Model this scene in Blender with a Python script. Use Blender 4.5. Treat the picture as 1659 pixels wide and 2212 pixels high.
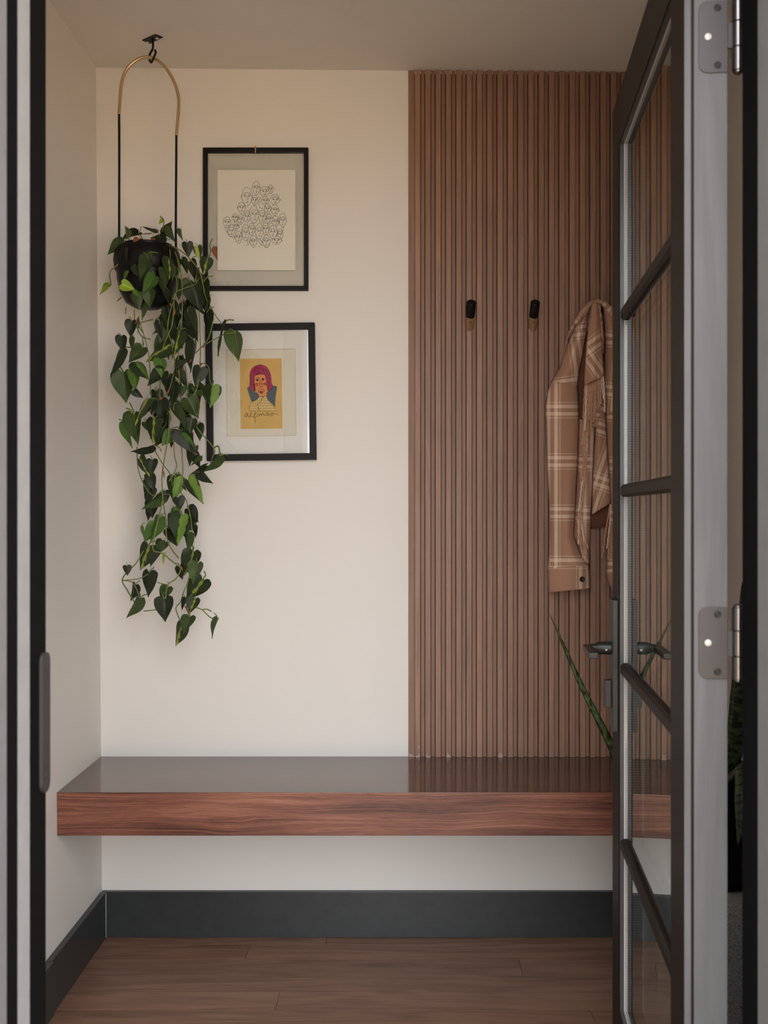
import bpy, bmesh, math, random
from mathutils import Vector, Matrix

for o in list(bpy.data.objects):
    bpy.data.objects.remove(o)
SC = bpy.context.scene
COL = SC.collection
random.seed(7)

# ------------------------------------------------------------------ camera, sky, exposure
F = 2400.0            # focal length in pixels of the 1659 x 2212 frame
CX, CY = 869.0, 1104.0
EYE = 1.194
D_BACK = 3.125        # back wall distance
cam_d = bpy.data.cameras.new('camera')
cam = bpy.data.objects.new('camera', cam_d)
COL.objects.link(cam)
cam.location = (0, 0, EYE)
cam.rotation_euler = (math.radians(90), 0, 0)
cam_d.sensor_fit = 'HORIZONTAL'
cam_d.sensor_width = 36.0
cam_d.lens = F / 1659.0 * 36.0
cam_d.shift_x = (829.5 - CX) / 1659.0
cam_d.shift_y = -(1106.0 - CY) / 1659.0
cam_d.clip_start = 0.02
cam_d.dof.use_dof = True
cam_d.dof.focus_distance = 3.0
cam_d.dof.aperture_fstop = 11.0
SC.camera = cam

world = bpy.data.worlds.new('overcast_sky')
SC.world = world
world.use_nodes = True
wbg = world.node_tree.nodes['Background']
wbg.inputs[0].default_value = (0.93, 0.95, 1.0, 1)
wbg.inputs[1].default_value = 4.6
# low sun standing behind the house: it lights the paving outside, the entrance itself is in the house's shade
sun_d = bpy.data.lights.new('sun', 'SUN')
sun_d.energy = 34.0
sun_d.angle = 0.02
sun_d.color = (1.0, 0.90, 0.76)
sun_o = bpy.data.objects.new('sun', sun_d)
COL.objects.link(sun_o)
sun_o.rotation_euler = (math.radians(-42), 0, math.radians(12))

SC.view_settings.view_transform = 'Standard'
SC.view_settings.look = 'None'
SC.view_settings.gamma = 1.0
SC.view_settings.use_curve_mapping = False
SC.view_settings.exposure = 0.74
SC.cycles.max_bounces = 16
SC.cycles.diffuse_bounces = 8
SC.cycles.glossy_bounces = 8
SC.cycles.transmission_bounces = 12
SC.cycles.transparent_max_bounces = 16
SC.cycles.use_denoising = True

# doorway sampling portal (emits nothing; only guides sky sampling through the real opening)
pl = bpy.data.lights.new('doorway_portal', 'AREA')
pl.shape = 'RECTANGLE'
pl.size, pl.size_y = 0.86, 2.05
pl.cycles.is_portal = True
po = bpy.data.objects.new('doorway_portal', pl)
COL.objects.link(po)
po.location = (-0.01, 1.11, 1.0)
po.rotation_euler = (math.radians(90), 0, 0)

def PX(x, y, d):
    return Vector(((x - CX) / F * d, d, EYE + (CY - y) / F * d))

# ------------------------------------------------------------------ materials
def srgb(r, g, b):
    def f(c):
        c /= 255.0
        return c / 12.92 if c <= 0.04045 else ((c + 0.055) / 1.055) ** 2.4
    return (f(r), f(g), f(b), 1.0)

def new_mat(name):
    m = bpy.data.materials.new(name)
    m.use_nodes = True
    return m, m.node_tree, m.node_tree.nodes['Principled BSDF']

def plain(name, col, rough=0.5, metal=0.0, spec=0.5, bump=0.0, bscale=60.0, vary=0.0):
    m, nt, p = new_mat(name)
    p.inputs['Base Color'].default_value = col
    p.inputs['Roughness'].default_value = rough
    p.inputs['Metallic'].default_value = metal
    p.inputs['Specular IOR Level'].default_value = spec
    tc = nt.nodes.new('ShaderNodeTexCoord')
    nz = nt.nodes.new('ShaderNodeTexNoise')
    nz.inputs['Scale'].default_value = bscale
    nz.inputs['Detail'].default_value = 4
    nt.links.new(tc.outputs['Object'], nz.inputs['Vector'])
    if bump:
        b = nt.nodes.new('ShaderNodeBump')
        b.inputs['Strength'].default_value = bump
        b.inputs['Distance'].default_value = 0.002
        nt.links.new(nz.outputs['Fac'], b.inputs['Height'])
        nt.links.new(b.outputs['Normal'], p.inputs['Normal'])
    if vary:
        r = nt.nodes.new('ShaderNodeValToRGB')
        r.color_ramp.elements[0].position = 0.3
        r.color_ramp.elements[1].position = 0.7
        r.color_ramp.elements[0].color = tuple(c * (1 - vary) for c in col[:3]) + (1,)
        r.color_ramp.elements[1].color = tuple(min(1, c * (1 + vary)) for c in col[:3]) + (1,)
        nt.links.new(nz.outputs['Fac'], r.inputs['Fac'])
        nt.links.new(r.outputs['Color'], p.inputs['Base Color'])
    return m

def wood(name, dark, mid, light, axis='X', rough=0.4, grain=1.0, coat=0.0, coat_rough=0.08, spec=0.5,
         rnd=0.12, swirl=0.35, bump=0.05):
    """grain runs along the object axis given"""
    m, nt, p = new_mat(name)
    N, L = nt.nodes, nt.links
    tc = N.new('ShaderNodeTexCoord')
    oi = N.new('ShaderNodeObjectInfo')
    add = N.new('ShaderNodeVectorMath'); add.operation = 'ADD'
    mul = N.new('ShaderNodeVectorMath'); mul.operation = 'SCALE'
    comb = N.new('ShaderNodeCombineXYZ')
    for i in range(3):
        L.new(oi.outputs['Random'], comb.inputs[i])
    L.new(comb.outputs[0], mul.inputs[0]); mul.inputs['Scale'].default_value = 13.0
    L.new(tc.outputs['Object'], add.inputs[0]); L.new(mul.outputs[0], add.inputs[1])
    def mapped(sx, other):
        mp = N.new('ShaderNodeMapping')
        s = [other, other, other]
        s['XYZ'.index(axis)] = sx
        mp.inputs['Scale'].default_value = s
        L.new(add.outputs[0], mp.inputs['Vector'])
        return mp
    big = N.new('ShaderNodeTexNoise')
    big.inputs['Scale'].default_value = 1.0; big.inputs['Detail'].default_value = 3
    big.inputs['Distortion'].default_value = swirl
    L.new(mapped(1.6 * grain, 14 * grain).outputs[0], big.inputs['Vector'])
    ring = N.new('ShaderNodeMath'); ring.operation = 'MULTIPLY'; ring.inputs[1].default_value = 9.0
    L.new(big.outputs['Fac'], ring.inputs[0])
    sn = N.new('ShaderNodeMath'); sn.operation = 'SINE'
    m2 = N.new('ShaderNodeMath'); m2.operation = 'MULTIPLY'; m2.inputs[1].default_value = 4.0
    L.new(ring.outputs[0], m2.inputs[0]); L.new(m2.outputs[0], sn.inputs[0])
    fine = N.new('ShaderNodeTexNoise')
    fine.inputs['Scale'].default_value = 1.0; fine.inputs['Detail'].default_value = 6
    fine.inputs['Roughness'].default_value = 0.65
    L.new(mapped(9 * grain, 260 * grain).outputs[0], fine.inputs['Vector'])
    mix = N.new('ShaderNodeMath'); mix.operation = 'MULTIPLY_ADD'
    L.new(sn.outputs[0], mix.inputs[0]); mix.inputs[1].default_value = 0.10; 
    L.new(fine.outputs['Fac'], mix.inputs[2])
    mix2 = N.new('ShaderNodeMath'); mix2.operation = 'MULTIPLY_ADD'
    L.new(big.outputs['Fac'], mix2.inputs[0]); mix2.inputs[1].default_value = 0.5
    sub = N.new('ShaderNodeMath'); sub.operation = 'SUBTRACT'; sub.inputs[1].default_value = 0.25
    L.new(mix.outputs[0], sub.inputs[0]); L.new(sub.outputs[0], mix2.inputs[2])
    ramp = N.new('ShaderNodeValToRGB')
    e = ramp.color_ramp.elements
    e[0].position = 0.22; e[0].color = dark
    e[1].position = 0.78; e[1].color = light
    k = e.new(0.5); k.color = mid
    L.new(mix2.outputs[0], ramp.inputs['Fac'])
    hsv = N.new('ShaderNodeHueSaturation')
    mr = N.new('ShaderNodeMapRange')
    mr.inputs['To Min'].default_value = 1 - rnd; mr.inputs['To Max'].default_value = 1 + rnd
    L.new(oi.outputs['Random'], mr.inputs['Value'])
    L.new(mr.outputs[0], hsv.inputs['Value'])
    L.new(ramp.outputs[0], hsv.inputs['Color'])
    L.new(hsv.outputs[0], p.inputs['Base Color'])
    p.inputs['Roughness'].default_value = rough
    p.inputs['Specular IOR Level'].default_value = spec
    if coat:
        p.inputs['Coat Weight'].default_value = coat
        p.inputs['Coat Roughness'].default_value = coat_rough
    if bump:
        b = N.new('ShaderNodeBump'); b.inputs['Strength'].default_value = bump
        b.inputs['Distance'].default_value = 0.001
        L.new(fine.outputs['Fac'], b.inputs['Height']); L.new(b.outputs['Normal'], p.inputs['Normal'])
    return m

M = {}
M['wall'] = plain('wall_paint', (0.80, 0.765, 0.71, 1), 0.55, spec=0.35, bump=0.03, bscale=180)
M['ceiling'] = plain('ceiling_paint', (0.76, 0.72, 0.66, 1), 0.8, spec=0.2, bump=0.03, bscale=150)
M['base'] = plain('baseboard_paint', (0.030, 0.033, 0.033, 1), 0.34, bump=0.04, bscale=40, vary=0.12)
M['caulk'] = plain('caulk', (0.35, 0.36, 0.34, 1), 0.7)
M['slat'] = wood('slat_walnut', srgb(136, 101, 79), srgb(149, 112, 89), srgb(161, 122, 98), 'Z', 0.5, 1.0, rnd=0.05)
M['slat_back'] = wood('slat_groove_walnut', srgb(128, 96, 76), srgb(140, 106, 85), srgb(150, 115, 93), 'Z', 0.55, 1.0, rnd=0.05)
M['residue'] = plain('glue_residue', srgb(176, 146, 132), 0.6, vary=0.15, bscale=400)
M['groove'] = plain('groove_dark', (0.012, 0.007, 0.005, 1), 0.8)
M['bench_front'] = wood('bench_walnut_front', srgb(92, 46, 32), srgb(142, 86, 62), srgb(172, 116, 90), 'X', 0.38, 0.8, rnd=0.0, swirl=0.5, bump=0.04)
def bench_front_mat():
    m, nt, p = new_mat('bench_walnut_front')
    N, L = nt.nodes, nt.links
    tc = N.new('ShaderNodeTexCoord')
    def mp(sx, sy, sz, src):
        q = N.new('ShaderNodeMapping'); q.inputs['Scale'].default_value = (sx, sy, sz); L.new(src, q.inputs['Vector']); return q.outputs[0]
    def noise(vec, detail, rough=0.5, dist=0.0):
        q = N.new('ShaderNodeTexNoise'); q.inputs['Scale'].default_value = 1.0; q.inputs['Detail'].default_value = detail
        q.inputs['Roughness'].default_value = rough; q.inputs['Distortion'].default_value = dist
        L.new(vec, q.inputs['Vector']); return q.outputs['Fac']
    warp = noise(mp(2.2, 1, 10, tc.outputs['Object']), 2, 0.5, 0.5)       # grain drifts and swells around knots
    sep = N.new('ShaderNodeSeparateXYZ'); L.new(tc.outputs['Object'], sep.inputs[0])
    ma = N.new('ShaderNodeMath'); ma.operation = 'MULTIPLY_ADD'; ma.inputs[1].default_value = 0.048
    L.new(warp, ma.inputs[0]); L.new(sep.outputs['Z'], ma.inputs[2])
    cb = N.new('ShaderNodeCombineXYZ'); L.new(sep.outputs['X'], cb.inputs[0]); L.new(ma.outputs[0], cb.inputs[2])
    grain = noise(mp(1.6, 1, 210, cb.outputs[0]), 5, 0.66)
    pores = noise(mp(26, 1, 620, cb.outputs[0]), 3, 0.6)
    broad = noise(mp(1.9, 1, 16, cb.outputs[0]), 2)
    def madd(a, k, b):
        q = N.new('ShaderNodeMath'); q.operation = 'MULTIPLY_ADD'; L.new(a, q.inputs[0]); q.inputs[1].default_value = k
        if isinstance(b, float): q.inputs[2].default_value = b
        else: L.new(b, q.inputs[2])
        return q.outputs[0]
    t = madd(grain, 0.75, madd(pores, 0.35, madd(broad, 0.75, -0.42)))
    r = N.new('ShaderNodeValToRGB'); e = r.color_ramp.elements
    e[0].position = 0.33; e[0].color = srgb(66, 33, 25); e[1].position = 0.74; e[1].color = srgb(166, 112, 88)
    k = e.new(0.52); k.color = srgb(124, 75, 56)
    L.new(t, r.inputs['Fac']); L.new(r.outputs[0], p.inputs['Base Color'])
    p.inputs['Roughness'].default_value = 0.4
    return m
M['bench_front'] = bench_front_mat()
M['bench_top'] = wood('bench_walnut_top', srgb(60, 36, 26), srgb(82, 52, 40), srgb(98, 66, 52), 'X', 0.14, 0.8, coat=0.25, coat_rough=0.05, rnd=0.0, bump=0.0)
M['floor'] = wood('floor_oak', srgb(106, 74, 56), srgb(136, 100, 78), srgb(152, 116, 92), 'X', 0.42, 0.9, rnd=0.08, swirl=0.6, bump=0.06)
M['floor_gap'] = plain('floor_gap', (0.02, 0.012, 0.008, 1), 0.8)
M['door'] = plain('door_bronze_paint', (0.014, 0.009, 0.0065, 1), 0.52, spec=0.15, bump=0.02, bscale=120)
M['bead'] = plain('glazing_bead', (0.62, 0.57, 0.53, 1), 0.35, spec=0.5)
M['bead_dark'] = plain('glazing_bead_grey', (0.06, 0.058, 0.06, 1), 0.35)
M['jamb_black'] = plain('jamb_black', (0.0028, 0.0026, 0.0026, 1), 0.7, spec=0.08)
M['jamb_grey'] = plain('jamb_grey_primer', (0.22, 0.215, 0.21, 1), 0.5, vary=0.06, bscale=30)
M['jamb_outer'] = plain('jamb_outer_paint', (0.13, 0.125, 0.125, 1), 0.5, vary=0.06, bscale=30)
M['edge'] = wood('door_edge_primed_wood', srgb(82, 81, 81), srgb(89, 88, 88), srgb(96, 95, 95), 'Z', 0.55, 0.5, rnd=0.0, swirl=1.8, bump=0.15)
M['hinge'] = plain('hinge_bronze', (0.055, 0.048, 0.046, 1), 0.45, metal=0.3, spec=0.5)
M['hinge_pin'] = plain('hinge_knuckle_steel', (0.20, 0.19, 0.18, 1), 0.2, metal=0.95)
M['screw'] = plain('screw_steel', (0.035, 0.031, 0.030, 1), 0.45, metal=0.2, spec=0.3)
M['screw_bright'] = plain('screw_bright', (0.6, 0.56, 0.52, 1), 0.4, metal=0.1)
M['handle'] = plain('handle_black', (0.022, 0.021, 0.021, 1), 0.38, metal=0.3)
M['spacer'] = None
M['black_metal'] = plain('black_metal', (0.005, 0.0045, 0.0045, 1), 0.45, spec=0.25)
M['brass'] = plain('aged_brass', (0.50, 0.32, 0.18, 1), 0.38, metal=0.6)
M['gold'] = plain('gold_tube', (0.66, 0.48, 0.27, 1), 0.33, metal=0.9)
M['cord'] = plain('black_cord', (0.006, 0.006, 0.006, 1), 0.9, bump=0.5, bscale=700)
M['pot'] = plain('black_ceramic', (0.005, 0.0045, 0.0045, 1), 0.4, spec=0.22)
M['soil'] = plain('potting_soil', (0.05, 0.03, 0.02, 1), 0.95, bump=0.8, bscale=200, vary=0.4)
M['paper'] = plain('drawing_paper', (0.86, 0.81, 0.72, 1), 0.8)
M['mat_board'] = plain('mat_board', (0.80, 0.77, 0.73, 1), 0.8)
M['mat_inner'] = plain('cream_backing', (0.74, 0.69, 0.58, 1), 0.8)
M['bevel'] = plain('mat_bevel', (0.55, 0.47, 0.30, 1), 0.8)
M['frame'] = plain('picture_frame_black', (0.009, 0.007, 0.0065, 1), 0.5, spec=0.2, bump=0.03, bscale=90)
M['ink'] = plain('ink', (0.008, 0.007, 0.006, 1), 0.8)
M['card'] = plain('ochre_card', srgb(214, 176, 104), 0.8, vary=0.05, bscale=25)
M['hair'] = plain('magenta_print', srgb(176, 45, 92), 0.8, vary=0.3, bscale=220)
M['skin'] = plain('orange_print', srgb(226, 146, 84), 0.8, vary=0.10, bscale=60)
M['cheek'] = plain('red_print', srgb(214, 88, 66), 0.8)
M['teal'] = plain('slate_blue_print', srgb(84, 98, 104), 0.8, vary=0.12, bscale=90)
M['sweater'] = plain('cream_print', srgb(222, 190, 126), 0.8)
M['pink'] = plain('pink_print', srgb(206, 110, 90), 0.8)
M['pouf'] = plain('grey_wool', (0.42, 0.42, 0.42, 1), 0.95, bump=0.9, bscale=420, vary=0.6)
M['button'] = plain('button_dark', (0.012, 0.010, 0.009, 1), 0.3)
M['ground'] = plain('porch_paving', (0.42, 0.33, 0.24, 1), 0.9, vary=0.1, bscale=3)
M['porch'] = plain('added_porch_slate', (0.09, 0.088, 0.085, 1), 0.7, vary=0.2, bscale=6)  # for the added unseen floor, kept dark to bounce little light
M['facade'] = plain('facade_paint', (0.16, 0.15, 0.145, 1), 0.8)
M['stem'] = plain('vine_green', srgb(104, 116, 48), 0.5, vary=0.25, bscale=30)
M['node_red'] = plain('vine_sheath', srgb(150, 78, 50), 0.6)

def glass_true(name, tint=(0.97, 0.99, 0.98, 1)):
    m = bpy.data.materials.new(name); m.use_nodes = True
    nt = m.node_tree; nt.nodes.clear()
    g = nt.nodes.new('ShaderNodeBsdfGlass'); g.inputs['Roughness'].default_value = 0.0
    g.inputs['IOR'].default_value = 1.5; g.inputs['Color'].default_value = tint
    o = nt.nodes.new('ShaderNodeOutputMaterial'); nt.links.new(g.outputs[0], o.inputs[0])
    return m
def glass_thin(name, tint=(0.985, 0.99, 0.985, 1)):
    m = bpy.data.materials.new(name); m.use_nodes = True
    nt = m.node_tree; nt.nodes.clear()
    fr = nt.nodes.new('ShaderNodeFresnel'); fr.inputs['IOR'].default_value = 1.5
    tr = nt.nodes.new('ShaderNodeBsdfTransparent'); tr.inputs[0].default_value = tint
    gl = nt.nodes.new('ShaderNodeBsdfGlossy'); gl.inputs['Roughness'].default_value = 0.0
    mx = nt.nodes.new('ShaderNodeMixShader')
    o = nt.nodes.new('ShaderNodeOutputMaterial')
    nt.links.new(fr.outputs[0], mx.inputs[0]); nt.links.new(tr.outputs[0], mx.inputs[1]); nt.links.new(gl.outputs[0], mx.inputs[2])
    nt.links.new(mx.outputs[0], o.inputs[0])
    return m
M['glass'] = glass_true('door_glass')
M['pic_glass'] = glass_thin('picture_glass')
M['pic_glass_back'] = glass_thin('picture_back_glass', (0.972, 0.968, 0.96, 1))

def spacer_mat():
    m, nt, p = new_mat('spacer_bar')
    N, L = nt.nodes, nt.links
    tc = N.new('ShaderNodeTexCoord'); sp = N.new('ShaderNodeSeparateXYZ')
    L.new(tc.outputs['Object'], sp.inputs[0])
    def cell(out, per):
        a = N.new('ShaderNodeMath'); a.operation = 'DIVIDE'; a.inputs[1].default_value = per
        L.new(out, a.inputs[0])
        f = N.new('ShaderNodeMath'); f.operation = 'FRACT'; L.new(a.outputs[0], f.inputs[0])
        s = N.new('ShaderNodeMath'); s.operation = 'SUBTRACT'; s.inputs[1].default_value = 0.5; L.new(f.outputs[0], s.inputs[0])
        b = N.new('ShaderNodeMath'); b.operation = 'ABSOLUTE'; L.new(s.outputs[0], b.inputs[0])
        l = N.new('ShaderNodeMath'); l.operation = 'LESS_THAN'; l.inputs[1].default_value = 0.25; L.new(b.outputs[0], l.inputs[0])
        return l
    z = cell(sp.outputs['Z'], 0.0048)
    mx = N.new('ShaderNodeMix'); mx.data_type = 'RGBA'
    mx.inputs[6].default_value = (0.035, 0.045, 0.05, 1); mx.inputs[7].default_value = (0.20, 0.24, 0.25, 1)
    L.new(z.outputs[0], mx.inputs[0]); L.new(mx.outputs[2], p.inputs['Base Color'])
    p.inputs['Roughness'].default_value = 0.35; p.inputs['Metallic'].default_value = 0.4
    return m
M['spacer'] = spacer_mat()

def leaf_mat(name, base, base2, stripe=None, stripe_w=0.10, shift=0.0, gloss=0.5):
    """uv.x across the blade (0.5 = midrib), uv.y from base to tip"""
    m, nt, p = new_mat(name)
    N, L = nt.nodes, nt.links
    uv = N.new('ShaderNodeUVMap'); sp = N.new('ShaderNodeSeparateXYZ'); L.new(uv.outputs[0], sp.inputs[0])
    tc = N.new('ShaderNodeTexCoord'); nz = N.new('ShaderNodeTexNoise')
    nz.inputs['Scale'].default_value = 5.0; nz.inputs['Detail'].default_value = 3
    mp = N.new('ShaderNodeMapping'); mp.inputs['Scale'].default_value = (3.0, 1.0, 1.0)
    L.new(uv.outputs[0], mp.inputs[0]); 
    oi = N.new('ShaderNodeObjectInfo')
    L.new(mp.outputs[0], nz.inputs['Vector'])
    mx = N.new('ShaderNodeMix'); mx.data_type = 'RGBA'
    mx.inputs[6].default_value = base; mx.inputs[7].default_value = base2
    L.new(nz.outputs['Fac'], mx.inputs[0])
    colour = mx.outputs[2]
    a = N.new('ShaderNodeMath'); a.operation = 'SUBTRACT'; a.inputs[1].default_value = 0.5 + shift; L.new(sp.outputs['X'], a.inputs[0])
    wob = N.new('ShaderNodeMath'); wob.operation = 'MULTIPLY_ADD'; wob.inputs[1].default_value = 0.22; 
    L.new(nz.outputs['Fac'], wob.inputs[0]); L.new(a.outputs[0], wob.inputs[2])
    b0 = N.new('ShaderNodeMath'); b0.operation = 'SUBTRACT'; b0.inputs[1].default_value = 0.11; L.new(wob.outputs[0], b0.inputs[0])
    b = N.new('ShaderNodeMath'); b.operation = 'ABSOLUTE'; L.new(b0.outputs[0], b.inputs[0])
    if stripe:
        l = N.new('ShaderNodeMapRange'); l.inputs['From Min'].default_value = stripe_w; l.inputs['From Max'].default_value = stripe_w - 0.03
        L.new(b.outputs[0], l.inputs['Value'])
        mx2 = N.new('ShaderNodeMix'); mx2.data_type = 'RGBA'
        L.new(l.outputs[0], mx2.inputs[0]); L.new(colour, mx2.inputs[6]); mx2.inputs[7].default_value = stripe
        colour = mx2.outputs[2]
    else:                      # pale midrib
        a2 = N.new('ShaderNodeMath'); a2.operation = 'SUBTRACT'; a2.inputs[1].default_value = 0.5; L.new(sp.outputs['X'], a2.inputs[0])
        b2 = N.new('ShaderNodeMath'); b2.operation = 'ABSOLUTE'; L.new(a2.outputs[0], b2.inputs[0])
        l = N.new('ShaderNodeMapRange'); l.inputs['From Min'].default_value = 0.022; l.inputs['From Max'].default_value = 0.008
        L.new(b2.outputs[0], l.inputs['Value'])
        mx2 = N.new('ShaderNodeMix'); mx2.data_type = 'RGBA'
        L.new(l.outputs[0], mx2.inputs[0]); L.new(colour, mx2.inputs[6])
        mx2.inputs[7].default_value = tuple(min(1, c * 1.9) for c in base2[:3]) + (1,)
        colour = mx2.outputs[2]
    hsv = N.new('ShaderNodeHueSaturation'); mr = N.new('ShaderNodeMapRange')
    mr.inputs['To Min'].default_value = 0.8; mr.inputs['To Max'].default_value = 1.2
    L.new(oi.outputs['Random'], mr.inputs['Value']); L.new(mr.outputs[0], hsv.inputs['Value'])
    L.new(colour, hsv.inputs['Color']); L.new(hsv.outputs[0], p.inputs['Base Color'])
    p.inputs['Roughness'].default_value = gloss
    p.inputs['Specular IOR Level'].default_value = 0.28
    return m
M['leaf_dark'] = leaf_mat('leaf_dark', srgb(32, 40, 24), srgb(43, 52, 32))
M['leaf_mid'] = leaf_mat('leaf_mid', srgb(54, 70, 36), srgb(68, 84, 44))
M['leaf_bright'] = leaf_mat('leaf_bright', srgb(66, 98, 38), srgb(84, 116, 50))
M['leaf_lime'] = leaf_mat('leaf_lime', srgb(126, 158, 40), srgb(150, 176, 58))
M['leaf_var'] = leaf_mat('leaf_variegated', srgb(34, 46, 26), srgb(50, 66, 34), srgb(138, 150, 58), 0.075, 0.03)
M['leaf_var2'] = leaf_mat('leaf_half_variegated', srgb(34, 48, 28), srgb(48, 64, 34), srgb(104, 136, 56), 0.24, 0.16)
M['leaf_var3'] = leaf_mat('leaf_yellow_variegated', srgb(46, 60, 34), srgb(70, 88, 42), srgb(172, 176, 84), 0.20, -0.12)
M['leaf_brown'] = leaf_mat('leaf_dry', srgb(132, 76, 48), srgb(160, 100, 68), gloss=0.7)

def snake_mat():
    m, nt, p = new_mat('snake_leaf')
    N, L = nt.nodes, nt.links
    uv = N.new('ShaderNodeUVMap')
    mp = N.new('ShaderNodeMapping'); mp.inputs['Scale'].default_value = (1.2, 26.0, 1)
    L.new(uv.outputs[0], mp.inputs[0])
    nz = N.new('ShaderNodeTexNoise'); nz.inputs['Scale'].default_value = 1.4; nz.inputs['Detail'].default_value = 4; nz.inputs['Distortion'].default_value = 0.7
    L.new(mp.outputs[0], nz.inputs['Vector'])
    r = N.new('ShaderNodeValToRGB'); r.color_ramp.elements[0].position = 0.42; r.color_ramp.elements[1].position = 0.56
    r.color_ramp.elements[0].color = srgb(24, 34, 18); r.color_ramp.elements[1].color = srgb(74, 92, 50)
    L.new(nz.outputs['Fac'], r.inputs['Fac']); L.new(r.outputs[0], p.inputs['Base Color'])
    p.inputs['Roughness'].default_value = 0.4
    return m
M['snake'] = snake_mat()

def plaid_mat():
    m, nt, p = new_mat('camel_plaid_flannel')
    N, L = nt.nodes, nt.links
    uv = N.new('ShaderNodeUVMap'); sp = N.new('ShaderNodeSeparateXYZ'); L.new(uv.outputs[0], sp.inputs[0])
    def math(op, a, b=None):
        n = N.new('ShaderNodeMath'); n.operation = op
        for i, v in enumerate((a, b)):
            if v is None: continue
            if isinstance(v, (int, float)): n.inputs[i].default_value = v
            else: L.new(v, n.inputs[i])
        return n.outputs[0]
    def band(coord):
        f = math('FRACT', math('DIVIDE', coord, 0.142))
        c = math('ABSOLUTE', math('SUBTRACT', f, 0.5))      # 0 at centre of the band, in periods
        thick = math('LESS_THAN', math('ABSOLUTE', math('SUBTRACT', c, 0.072)), 0.034)
        thin = math('LESS_THAN', math('ABSOLUTE', math('SUBTRACT', c, 0.150)), 0.010)
        return thick, thin
    hx, tx = band(sp.outputs['X']); hy, ty = band(sp.outputs['Y'])
    twill = math('SINE', math('MULTIPLY', math('ADD', sp.outputs['X'], sp.outputs['Y']), 2600.0))
    tw = math('ADD', math('MULTIPLY', twill, 0.14), 0.62)
    st = math('MULTIPLY', math('ADD', hx, hy), 0.62)
    st2 = math('MULTIPLY', math('ADD', tx, ty), math('ADD', math('MULTIPLY', math('SINE', math('MULTIPLY', math('SUBTRACT', sp.outputs['X'], sp.outputs['Y']), 1300.0)), 0.2), 0.4))
    tot = math('MINIMUM', math('MULTIPLY', math('ADD', st, st2), math('ADD', tw, 0.35)), 1.0)
    nz = N.new('ShaderNodeTexNoise'); nz.inputs['Scale'].default_value = 420; nz.inputs['Detail'].default_value = 3
    L.new(uv.outputs[0], nz.inputs['Vector'])
    rr = N.new('ShaderNodeValToRGB'); rr.color_ramp.elements[0].position = 0.3; rr.color_ramp.elements[1].position = 0.7
    rr.color_ramp.elements[0].color = srgb(166, 126, 102); rr.color_ramp.elements[1].color = srgb(190, 149, 122)
    L.new(nz.outputs['Fac'], rr.inputs['Fac'])
    mx = N.new('ShaderNodeMix'); mx.data_type = 'RGBA'
    L.new(tot, mx.inputs[0]); L.new(rr.outputs[0], mx.inputs[6]); mx.inputs[7].default_value = srgb(240, 216, 192)
    L.new(mx.outputs[2], p.inputs['Base Color'])
    p.inputs['Roughness'].default_value = 0.95; p.inputs['Specular IOR Level'].default_value = 0.1
    p.inputs['Sheen Weight'].default_value = 0.15
    b = N.new('ShaderNodeBump'); b.inputs['Strength'].default_value = 0.25; b.inputs['Distance'].default_value = 0.001
    L.new(nz.outputs['Fac'], b.inputs['Height']); L.new(b.outputs['Normal'], p.inputs['Normal'])
    return m
M['plaid'] = plaid_mat()
M['lining'] = plain('coat_inside', srgb(112, 76, 58), 0.95, spec=0.1)
M['fringe'] = plain('fringe_yarn', srgb(200, 158, 128), 0.95, spec=0.1, bump=0.6, bscale=500, vary=0.35)
M['fringe_light'] = plain('fringe_yarn_cream', srgb(236, 216, 200), 0.95, spec=0.1, bump=0.6, bscale=500, vary=0.2)

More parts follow.
